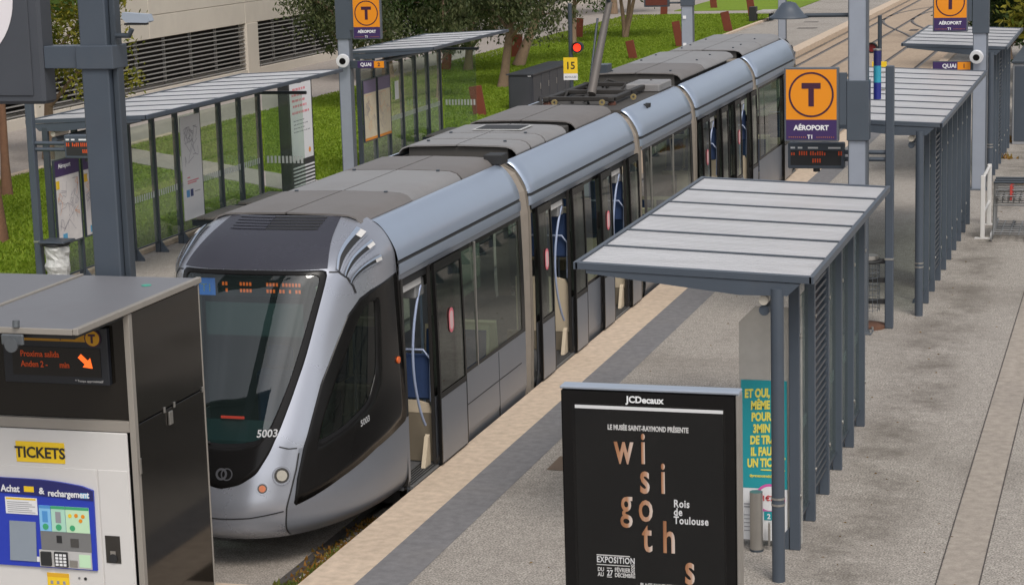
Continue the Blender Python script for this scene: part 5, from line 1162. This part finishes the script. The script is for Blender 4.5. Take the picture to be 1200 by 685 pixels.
for (a, c, m, hm) in ((-9.145, -9.035, mat('pictogram_blue', (.22, .50, .78), .5, 0, .1, 6), 'b'), (-9.03, -8.895, mat('pictogram_green', (.40, .66, .52), .5, 0, .1, 6), 'g'), (-8.89, -8.665, mat('pictogram_pale_green', (.52, .74, .50), .5, 0, .1, 6), 'y')):
    o = boxo('instruction_panel', m, bp_, a, c, 15.929, 15.9345, 1.085, 1.315, 0); boxo('instruction_head', mat('pictogram_dark_green', (.05, .36, .16), .5, 0, .1, 6) if hm != 'b' else mat('pictogram_dark_blue', (.08, .28, .6), .5, 0, .1, 6), o, a, c, 15.9275, 15.929, 1.29, 1.315, 0)
    xm = (a + c) / 2
    if hm == 'y':
        for q, (dx, dz) in enumerate(((-.07, .02), (-.01, .025), (.055, .02), (.03, -.02))): MB().disc((xm + dx, 15.928, 1.215 + dz), (0, -1, 0), .018, 14, 0, .002).build('coin', ORANGE if q else YELLOW, o)
        MB().disc((a + .06, 15.928, 1.125), (0, -1, 0), .026, 16, 0, .002).build('arrow_mark', MATS['pictogram_dark_green'], o)
    else:
        boxo('card_mark', MATS['pictogram_dark_blue'] if hm == 'b' else GREYINK, o, xm - .026, xm + .026, 15.9275, 15.929, 1.165, 1.265, 0); MB().disc((xm, 15.928, 1.125), (0, -1, 0), .028, 16, 0, .002).build('arrow_mark', MATS['pictogram_dark_green'], o)
GREYP = mat('machine_grey', (.20, .20, .20), .45, .2, .1, 5)
boxo('slot_panel', GREYP, bp_, -9.145, -8.66, 15.928, 15.9345, .915, 1.083, 0); boxo('card_slot', BLACKM, bp_, -8.99, -8.94, 15.924, 15.9278, .985, 1.05, 0); boxo('coin_slot', mat('slot_steel', (.12, .115, .11), .35, .6, .2, 8), bp_, -8.855, -8.78, 15.922, 15.9278, .955, 1.03, 0)
kp = boxo('payment_panel', mat('payment_grey', (.48, .47, .46), .5, 0, .05, 4), bp_, -9.17, -8.665, 15.928, 15.9345, .76, .913, 0); boxo('card_reader', BLACKM, kp, -9.15, -9.05, 15.905, 15.9278, .775, .90, .004); kk = boxo('keypad', BLACKM, kp, -9.02, -8.89, 15.91, 15.9278, .77, .905, .004)
for i in range(3):
    for j in range(4): boxo('key', PAPER, kk, -9.005 + i * .038, -8.978 + i * .038, 15.906, 15.9098, .782 + j * .029, .802 + j * .029, 0)
boxo('receipt_tray', STAINLESS, kp, -8.875, -8.80, 15.918, 15.9278, .775, .835, .003); boxo('usage_sticker', MATS['pictogram_pale_green'], kp, -8.785, -8.675, 15.925, 15.9278, .775, .89, 0)
boxo('padlock_mark', PAPER, bp_, -9.20, -9.165, 15.93, 15.9345, .80, .845, 0)
lk = boxo('lock_recess', mat('lock_dark', (.05, .045, .04), .4, .4, .3, 12), mc, -8.535, -8.395, 15.95, 15.9555, .825, 1.07, 0); boxo('lock_plate', STAINLESS, lk, -8.49, -8.44, 15.944, 15.9498, .90, .935, 0); MB().tube([(-8.465, 15.94, .87), (-8.465, 15.949, .87)], .04, 14).build('lock_handle', BLACKM, lk)
yl = boxo('notice_sticker', YELLOW, mc, -9.12, -8.91, 15.948, 15.9545, .50, .70, 0); boxo('notice_bar', mat('notice_orange', (.70, .38, .02), .5, 0, .05, 4), yl, -9.12, -8.91, 15.9465, 15.948, .665, .70, 0)
for k in range(3): boxo('notice_mark', GREYINK, yl, -9.09 + k * .06, -9.065 + k * .06, 15.9465, 15.948, .60, .63, 0)
MB().disc((-8.75, 15.953, .665), (0, -1, 0), .014, 12, 0, .004).build('key_hole', BLACKM, mc); MB().disc((-8.81, 15.953, .668), (0, -1, 0), .010, 12, 0, .004).build('key_hole', GREYP, mc)

# ------------------------------------------------------------------ big post with ring sign and camera
bpz = thing('sign_post', (-9.19, 17.68, 0), 'thick square blue grey steel post rising behind the ticket kiosk', 'post')
boxo('post', STEEL, bpz, -9.325, -9.055, 17.56, 17.80, 0, 8, .012); boxo('conduit', STEEL_D, bpz, -9.05, -8.99, 17.63, 17.75, 0, 8, .01)
boxo('clamp', STEEL, bpz, -9.36, -8.985, 17.53, 17.83, 4.96, 5.175, .008)
rs_ = thing('ring_sign', (-10.58, 17.62, 4.62), 'large dark sign cabinet with a white ring bracketed to the thick post', 'sign')
SIGNG = mat('sign_cabinet', (.055, .06, .072), .5, 0, .08, 3)
boxo('cabinet', SIGNG, rs_, -11.45, -9.71, 17.55, 17.80, 4.64, 6.6, .03); boxo('face', SIGNG, rs_, -11.36, -9.82, 17.535, 17.548, 4.72, 6.5, .006)
MB().disc((-10.59, 17.533, 5.62), (0, -1, 0), .63, 60, 0, .006, .47).build('ring', mat('ring_white', (.74, .70, .72), .45, 0, .03, 4), rs_)
boxo('bracket_arm', STEEL, rs_, -9.708, -9.365, 17.58, 17.78, 4.965, 5.17, .006)
cc = thing('security_camera', (-8.85, 17.6, 5.2), 'pale bullet security camera pointing right from the thick post', 'camera')
MB().prism([(-8.87, 5.47), (-8.62, 5.45), (-8.60, 5.39), (-8.63, 5.375), (-8.84, 5.38), (-8.88, 5.42)], 'y', 17.54, 17.63).build('housing', mat('camera_grey', (.30, .34, .40), .4, 0, .05, 4), cc); boxo('underside', BLACKM, cc, -8.86, -8.65, 17.55, 17.62, 5.355, 5.374, 0)
MB().tube([(-8.80, 17.58, 5.32), (-8.83, 17.58, 5.26), (-8.98, 17.62, 5.26)], .025, 8).build('bracket', STEEL_D, cc)

# ------------------------------------------------------------------ advertising totem on the far platform
tt = thing('advertising_totem', (-17.6, 42.75, 0), 'dark advertising totem with white poster and slatted base at the shelter end', 'totem')
boxo('case', BLACKM, tt, -17.74, -17.5, 42.08, 43.45, .1, 2.66, .01); po = boxo('poster', PAPER, tt, -17.499, -17.49, 42.16, 43.36, .92, 2.58, 0)
for k, (z, m, a, c) in enumerate(((2.42, PINK, 42.3, 43.1), (2.30, PINK, 42.25, 43.15), (2.18, PINK, 42.25, 43.0), (2.06, PINK, 42.3, 43.1), (1.92, PINK, 42.25, 43.2), (1.76, GREYINK, 42.3, 42.9), (1.68, GREYINK, 42.3, 43.1), (1.60, GREYINK, 42.3, 42.95), (1.52, GREYINK, 42.3, 43.2))):
    rr = random.Random(k); y = a
    while y < c - .05:
        w_ = rr.uniform(.05, .16); boxo('poster_word', m, po, -17.4895, -17.487, y, min(c, y + w_), z, z + (.05 if m is PINK else .022), 0); y += w_ + .04
MB().disc((-17.4895, 43.15, 1.08), (1, 0, 0), .06, 14, 0, .003).build('poster_mark', ORANGE, po)
for k in range(7): boxo('slat', PAPER, tt, -17.499, -17.475, 42.18, 43.36, .28 + k * .078, .31 + k * .078, 0)
# technical cabinet
cb = thing('technical_cabinet', (-18.05, 63.8, 0), 'long anthracite technical cabinet on the grass behind the tram', 'cabinet')
boxo('body', CABINET, cb, -18.40, -17.66, 61.5, 66.2, 0, 1.08, .01)
MB().prism([(-18.46, 1.085), (-17.60, 1.085), (-17.60, 1.12), (-18.03, 1.14), (-18.46, 1.12)], 'y', 61.45, 66.25).build('lid', CABINET, cb)
for k in range(5): boxo('door', CABINET, cb, -17.659, -17.64, 61.55 + k * .93, 62.44 + k * .93, .06, 1.04, .006); boxo('handle', STAINLESS, cb, -17.639, -17.62, 62.3 + k * .93, 62.34 + k * .93, .6, .78, .003)
boxo('front_door', CABINET, cb, -18.35, -17.70, 61.48, 61.4985, .06, 1.04, .004); boxo('badge', PAPER, cb, -17.78, -17.68, 61.46, 61.4795, 1.05, 1.065, 0)
# pale cabinet at the far right
pc = thing('utility_cabinet', (-2.9, 57.5, 0), 'pale grey utility cabinet beyond the last shelter', 'cabinet')
boxo('body', mat('utility_grey', (.32, .33, .35), .6, 0, .1, 2), pc, -3.12, -2.2, 53.8, 61.5, 0, 2.0, .01); boxo('lid', STEEL_D, pc, -3.16, -2.15, 53.75, 61.55, 2.001, 2.05, .005)
for k in range(5): boxo('door', MATS['utility_grey'], pc, -3.14, -3.121, 53.95 + k * 1.5, 55.35 + k * 1.5, .08, 1.93, .005)
boxo('front_door', STEEL, pc, -3.08, -2.25, 53.78, 53.799, .08, 1.93, .005)

# ------------------------------------------------------------------ luggage trolleys
CHROME = mat('trolley_wire', (.26, .26, .26), .35, .7, .1, 8)
def trolley(x, y, label):
    t = thing('luggage_trolley', (x, y, 0), label, 'trolley', 'luggage trolleys nested at the rail'); W_ = .30
    for s in (-1, 1):
        MB().tube([(x + s * W_, y - .28, .10), (x + s * W_, y + .60, .16), (x + s * W_, y + .62, .20)], .022, 8).build('side_rail', CHROME, t)
        MB().tube([(x + s * W_, y + .0, .13), (x + s * W_ * .98, y + .10, .70), (x + s * W_ * .95, y + .06, 1.03)], .022, 8).build('upright', CHROME, t)
        w_ = MB().disc((x + s * (W_ + .01), y - .24, .085), (s, 0, 0), .085, 18, 0, .03).build('wheel', mat('tyre_grey', (.30, .30, .30), .6, 0, .1, 6), t)
    for k in range(5): MB().tube([(x - W_, y - .22 + k * .19, .13 + k * .007), (x + W_, y - .22 + k * .19, .13 + k * .007)], .010, 6).build('deck_wire', CHROME, t)
    for k in range(3): MB().tube([(x - .16 + k * .16, y - .26, .12), (x - .16 + k * .16, y + .6, .165)], .010, 6).build('deck_wire', CHROME, t)
    MB().tube([(x, y + .55, .16), (x, y + .62, .06)], .03, 8).build('front_wheel', BLACKM, t)
    for z in (.98, .90, .75, .62): MB().tube([(x - W_, y + .07, z), (x + W_, y + .07, z)], .015, 6).build('back_wire', CHROME, t)
    bk = MB()
    for (a, c) in (((-1, -.02), (1, -.02)), ((1, -.02), (1, .28)), ((1, .28), (-1, .28)), ((-1, .28), (-1, -.02))): bk.tube([(x + a[0] * .27, y + a[1], .80), (x + c[0] * .27, y + c[1], .80)], .013, 6)
    bk.build('basket', CHROME, t, kind='stuff')
    for k in range(6): MB().tube([(x - .25 + k * .1, y - .02, .80), (x - .25 + k * .1, y + .02, .68), (x - .25 + k * .1, y + .28, .72)], .009, 5).build('basket_wire', CHROME, t)
    MB().tube([(x - W_ - .01, y + .04, 1.04), (x + W_ + .01, y + .04, 1.04)], .022, 10).build('handle', STEEL_D, t)
    MB().box(x - .02, x + .02, y - .0, y + .035, .72, 1.0, .004).build('strap', mat('strap_red', (.45, .05, .04), .6, 0, .1, 6), t)
trolley(-2.28, 39.20, 'luggage trolley at the front of the nested row by the white rail'); trolley(-2.28, 39.50, 'luggage trolley pushed into the first one by the white rail'); trolley(-2.28, 39.80, 'third luggage trolley at the back of the nested row')
wr = thing('trolley_rail', (-2.78, 39.6, 0), 'white steel rail frame holding the luggage trolleys', 'rail')
for y in (39.25, 40.9): boxo('post', WHITE, wr, -2.82, -2.74, y - .04, y + .04, .02, 1.16, .008); boxo('foot', WHITE, wr, -2.92, -2.64, y - .07, y + .07, 0, .019, .003)
MB().tube([(-2.78, 39.25, 1.12), (-2.78, 40.9, 1.12)], .03, 10).build('rail', WHITE, wr); MB().tube([(-2.78, 39.3, .45), (-2.78, 40.9, .45)], .025, 10).build('rail', WHITE, wr)

# ------------------------------------------------------------------ corten markers
def corten(x, y, h, w, tilt, label):
    a = math.radians(tilt); c, s_ = math.cos(a), math.sin(a); b = MB(); b.box(-w / 2, w / 2, -.05, .05, -.15, h, .008)
    b.v = [(x + p[0] * c + p[2] * s_, y + p[1], p[2] * c - p[0] * s_) for p in b.v]
    o = b.build('corten_marker', CORTEN, None, label=label, cat='marker', group='leaning rusty steel markers')
corten(-18.9, 60.16, .90, .38, -9, 'rusty steel marker leaning on the grass next to the anthracite cabinet')
corten(-25.2, 76.1, .85, .34, 6, 'rusty steel marker seen under the roof of the map shelter'); corten(-24.2, 82.1, .95, .42, 4, 'rusty steel marker between the two leaning tree trunks')
corten(-19.1, 80.9, .75, .32, -12, 'rusty steel marker leaning above the tram pantograph'); corten(-18.54, 87, 1.1, .32, -10, 'rusty steel marker half hidden by the collared far mast')
corten(-18.24, 96.2, .95, .38, -12, 'rusty steel marker alone at the edge of the grass and paving'); corten(-19.2, 107.7, .95, .36, -8, 'rusty steel marker next to the far dark bench')
corten(-24.3, 110, .55, .36, 3, 'rusty steel marker at the end of the far footpath'); corten(-24.5, 93.2, .9, .3, 4, 'rusty steel marker behind the signal with the yellow plate'); corten(-22.8, 116, .8, .36, -6, 'rusty steel marker on the lawn beyond the footpath')
fb = thing('bench', (-18.0, 104, 0), 'far dark bench with pale seat at the end of the lawn', 'bench'); boxo('seat_plank', mat('bench_pale', (.38, .36, .34), .7, 0, .1, 6), fb, -18.2, -17.5, 103.2, 105, .42, .52, .01); boxo('end_block', BLACKM, fb, -18.55, -18.21, 103.1, 103.6, 0, .75, .01); boxo('leg', STEEL_D, fb, -17.8, -17.6, 104.4, 104.8, 0, .419, .01)

# ------------------------------------------------------------------ trees
LM = dict(olive=leaf_mat('leaf_olive', (.035, .055, .018), (.12, .13, .055)), green=leaf_mat('leaf_green', (.03, .07, .012), (.10, .15, .03)), yellow=leaf_mat('leaf_yellow_green', (.06, .09, .008), (.30, .26, .03)), dark=leaf_mat('leaf_dark', (.018, .04, .010), (.06, .09, .022)))
def tree(x, y, h, spread, kind, label, lean=(0, 0), nlimb=9, leaves=9000, lsize=.085, trunk=.16, fork=.35, droop=.3, bark=BARK, crown_lo=.3, seed=1, multi=1):
    rr = random.Random(seed); rs = np.random.RandomState(seed)
    t = thing('tree', (x, y, 0), label, 'tree'); tips = []
    tb = MB()
    for mi_ in range(multi):
        ang0 = rr.uniform(0, 6.28) if multi > 1 else 0; sp0 = (.18 * h if multi > 1 else 0)
        top = Vector((x + lean[0] + math.cos(ang0) * sp0, y + lean[1] + math.sin(ang0) * sp0, h * .78)); base = Vector((x, y, 0)); pts = []
        for i in range(8):
            k = i / 7; p = base.lerp(top, k) + Vector((math.sin(k * 5 + seed) * .10, math.cos(k * 4 + seed) * .10, 0)) * (h / 6) * k; pts.append(p)
        r0 = trunk * (1 if multi == 1 else .7); tb.tube(pts, [r0 * 1.25] + [r0 * (1 - .1 * i) for i in range(1, 8)], 9)
        for i in range(nlimb):
            k = fork + (1 - fork) * (i + .5) / nlimb; j = min(6, int(k * 7)); p0 = pts[j].lerp(pts[j + 1], k * 7 - j); a = i * 2.4 + rr.uniform(-.5, .5); L = spread * rr.uniform(.6, 1.05) * (1.1 - .45 * k)
            p1 = p0 + Vector((math.cos(a) * L * .5, math.sin(a) * L * .5, L * .45)); p2 = p0 + Vector((math.cos(a) * L, math.sin(a) * L, L * rr.uniform(.35, .7)))
            lb = MB(); lb.tube([p0, p1, p2], [r0 * .45, r0 * .3, r0 * .1], 6); lb.build('limb', bark, t)
            tips += [(p1, .55), (p2, .8), (p1.lerp(p2, .5), .7)]
            for q in range(2):
                a2 = a + rr.uniform(-1, 1); p3 = p1 + Vector((math.cos(a2), math.sin(a2), rr.uniform(-.2, .7))) * L * .5; tips.append((p3, .7))
        tips.append((top, .8))
    tb.build('trunk', bark, t)
    per = leaves // len(tips); V = []
    cs = []
    for (p, k) in tips:
        for q in range(3):   # sub-clumps
            c = np.array(p) + rs.normal(0, .28 * spread * .5, 3) * np.array([1, 1, .8]); cs.append((c, k))
    per = leaves // len(cs)
    pos = np.concatenate([c + rs.normal(0, 1, (per, 3)) * np.array([.20, .20, .17]) * spread * k * rs.uniform(.5, 1.2) for c, k in cs])
    pos = pos[pos[:, 2] > h * crown_lo * .5]; n = len(pos)
    d = rs.normal(0, 1, (n, 3)); d[:, 2] -= droop * 2.2; d /= np.linalg.norm(d, axis=1)[:, None]
    u = np.cross(d, rs.normal(0, 1, (n, 3))); u /= np.linalg.norm(u, axis=1)[:, None]
    ls = lsize * rs.uniform(.6, 1.5, n)[:, None]
    Q = np.stack([pos - d * ls, pos + u * ls * .38, pos + d * ls, pos - u * ls * .38], 1)
    me = bpy.data.meshes.new('crown'); me.vertices.add(n * 4); me.loops.add(n * 4); me.polygons.add(n)
    org = np.array([x, y, 0.]); me.vertices.foreach_set('co', (Q - org).reshape(-1)); me.loops.foreach_set('vertex_index', np.arange(n * 4)); me.polygons.foreach_set('loop_start', np.arange(n) * 4); me.polygons.foreach_set('loop_total', np.full(n, 4)); me.update(); me.validate(); me.materials.append(LM[kind])
    link('crown', me, (x, y, 0), t, kind='stuff')
tree(-20.9, 69.2, 5.6, 2.3, 'olive', 'forked tree behind the anthracite cabinet with its trunk in clear view', (.6, .5), 10, 12000, .075, .17, .34, .6, BARK, .5, 3)
tree(-22.9, 77.9, 8.0, 2.4, 'olive', 'tree with a long trunk leaning away beside a rusty marker', (2.2, 1.5), 9, 9000, .08, .20, .45, .6, BARK, .45, 5)
tree(-22.3, 92.9, 4.4, 2.4, 'green', 'small tree with several stems fanning out behind the pantograph', (.2, .2), 5, 9000, .09, .16, .45, .3, BARK, .4, 8, 3)
tree(-23.8, 89.5, 4.4, 1.7, 'green', 'slender tree behind the signal with drooping leaves', (.2, .2), 8, 5500, .085, .13, .45, .5, BARK, .5, 9)
tree(-21.5, 36.6, 8.5, 2.4, 'green', 'tree with a bare reddish trunk beside the bin bag pole', (-.3, .3), 7, 5000, .09, .19, .7, .3, BARKR, .6, 11)
tree(-24.8, 42.8, 7.5, 2.0, 'green', 'thin dark trunk tree standing next to the kerb of the road', (-.2, .2), 7, 5000, .09, .11, .65, .3, BARKR, .6, 12)
tree(-27.4, 49.5, 6.6, 2.3, 'yellow', 'yellow green tree seen between the ring sign and thick post', (.2, .2), 11, 15000, .07, .14, .22, .2, BARK, .12, 13)
tree(-24.0, 62.5, 6.4, 2.0, 'olive', 'dense olive tree in front of the car park louvres', (.1, .1), 12, 15000, .065, .17, .25, .6, BARK, .2, 14)
tree(-26.4, 73.0, 6.0, 2.7, 'dark', 'dark leafy tree behind the roof of the map shelter', (0, 0), 14, 20000, .085, .2, .10, .3, BARK, .2, 15)
tree(-24.3, 76.0, 5.5, 2.4, 'olive', 'loose olive tree standing past the dark leafy one', (.4, .2), 13, 15000, .075, .16, .16, .5, BARK, .2, 16)
tree(-21.9, 65.2, 4.6, 1.1, 'olive', 'young weeping tree beyond the glass end of the map shelter', (.2, .2), 9, 5000, .07, .06, .3, .9, BARK, .2, 17)
tree(-30, 98, 8.0, 3.0, 'green', 'round green tree beside the far end of the car park', (0, 0), 11, 10000, .11, .2, .22, .3, BARK, .2, 18)
tree(-27.5, 112, 7.0, 2.6, 'olive', 'olive tree far along the service road', (0, 0), 10, 8000, .11, .2, .22, .3, BARK, .2, 19)
# hedge trees at the far right
tree(-3.3, 72, 6.5, 2.4, 'dark', 'dark evergreen shrub tree beyond the last shelter roof', (0, 0), 14, 16000, .11, .2, .06, .2, BARK, .0, 21)
tree(-4.9, 80, 5.0, 2.0, 'green', 'mid green shrub tree at the edge of the track past the shelters', (0, 0), 14, 12000, .11, .2, .06, .2, BARK, .0, 22)
tree(-2.2, 66, 5.5, 1.6, 'yellow', 'yellowing shrub tree behind the pale utility cabinet', (0, 0), 14, 14000, .11, .2, .06, .2, BARK, .0, 23)
tree(-5.2, 94, 7.0, 2.8, 'dark', 'tall dark tree at the far bend of the pavement', (0, 0), 14, 12000, .12, .2, .06, .2, BARK, .0, 24)
# weeds along the kerb in the track, leaf litter
def wd(x, y, rs):
    c = np.exp(-((x + 7.87) / .17) ** 2) * (0.35 + .65 * np.sin(y * 2.3) ** 2); return rs.uniform(0, 1, len(x)) < c
L_WEED = leaf_mat('weed_leaf', (.14, .13, .02), (.38, .17, .04)); L_WEEDG = leaf_mat('weed_green', (.08, .12, .02), (.20, .22, .05))
blades('weeds', 9000, -8.3, -7.66, 17.95, 21.2, -.298, .04, .022, L_WEED, wd, 'brown and green weeds along the kerb in front of the tram', 'weeds')
def wd2(x, y, rs):
    c = np.zeros(len(x))
    for (a, b_, r) in ((-8.02, 18.2, .13), (-7.98, 18.75, .12), (-7.86, 19.3, .12), (-7.85, 19.9, .1)): c = np.maximum(c, np.exp(-(((x - a) ** 2 + (y - b_) ** 2) / r ** 2)))
    return rs.uniform(0, 1, len(x)) < c
blades('weeds', 9000, -8.4, -7.66, 17.95, 20.4, -.298, .055, .022, L_WEEDG, wd2, 'green tufts of weed in the corner of the track end', 'weeds')
MOSS = ground_mat('moss_dirt', (.14, .075, .03), (.30, .17, .07), 30, .5, .4, (.06, .07, .015), 2)
sheet('dirt_strip', [(-7.66, 17.95), (-7.66, 22.5), (-7.82, 22.5), (-7.95, 20.2), (-8.05, 18.9), (-8.18, 17.95)], -.295, MOSS)
def wd3(x, y, rs):
    c = np.zeros(len(x))
    for (a, b_, r) in ((-3.2, 54.6, .35), (-2.5, 46.6, .12), (-3.05, 51.0, .15)): c = np.maximum(c, np.exp(-(((x - a) ** 2 + (y - b_) ** 2) / r ** 2)))
    return rs.uniform(0, 1, len(x)) < c
blades('weeds', 9000, -3.8, -2.0, 46, 56, .0, .12, .03, L_WEED, wd3, 'dry weed tufts at the foot of the last shelter', 'weeds')

L_LIT = leaf_mat('dry_leaf', (.16, .09, .035), (.30, .20, .08))
def wl(x, y, rs): return rs.uniform(0, 1, len(x)) < .25 + .75 * np.exp(-((x + 2.8) / .3) ** 2)
blades('leaf_litter', 500, -6.5, -.5, 17, 45, .006, .012, .022, L_LIT, wl, 'scattered dry leaves on the platform paving', 'leaves')
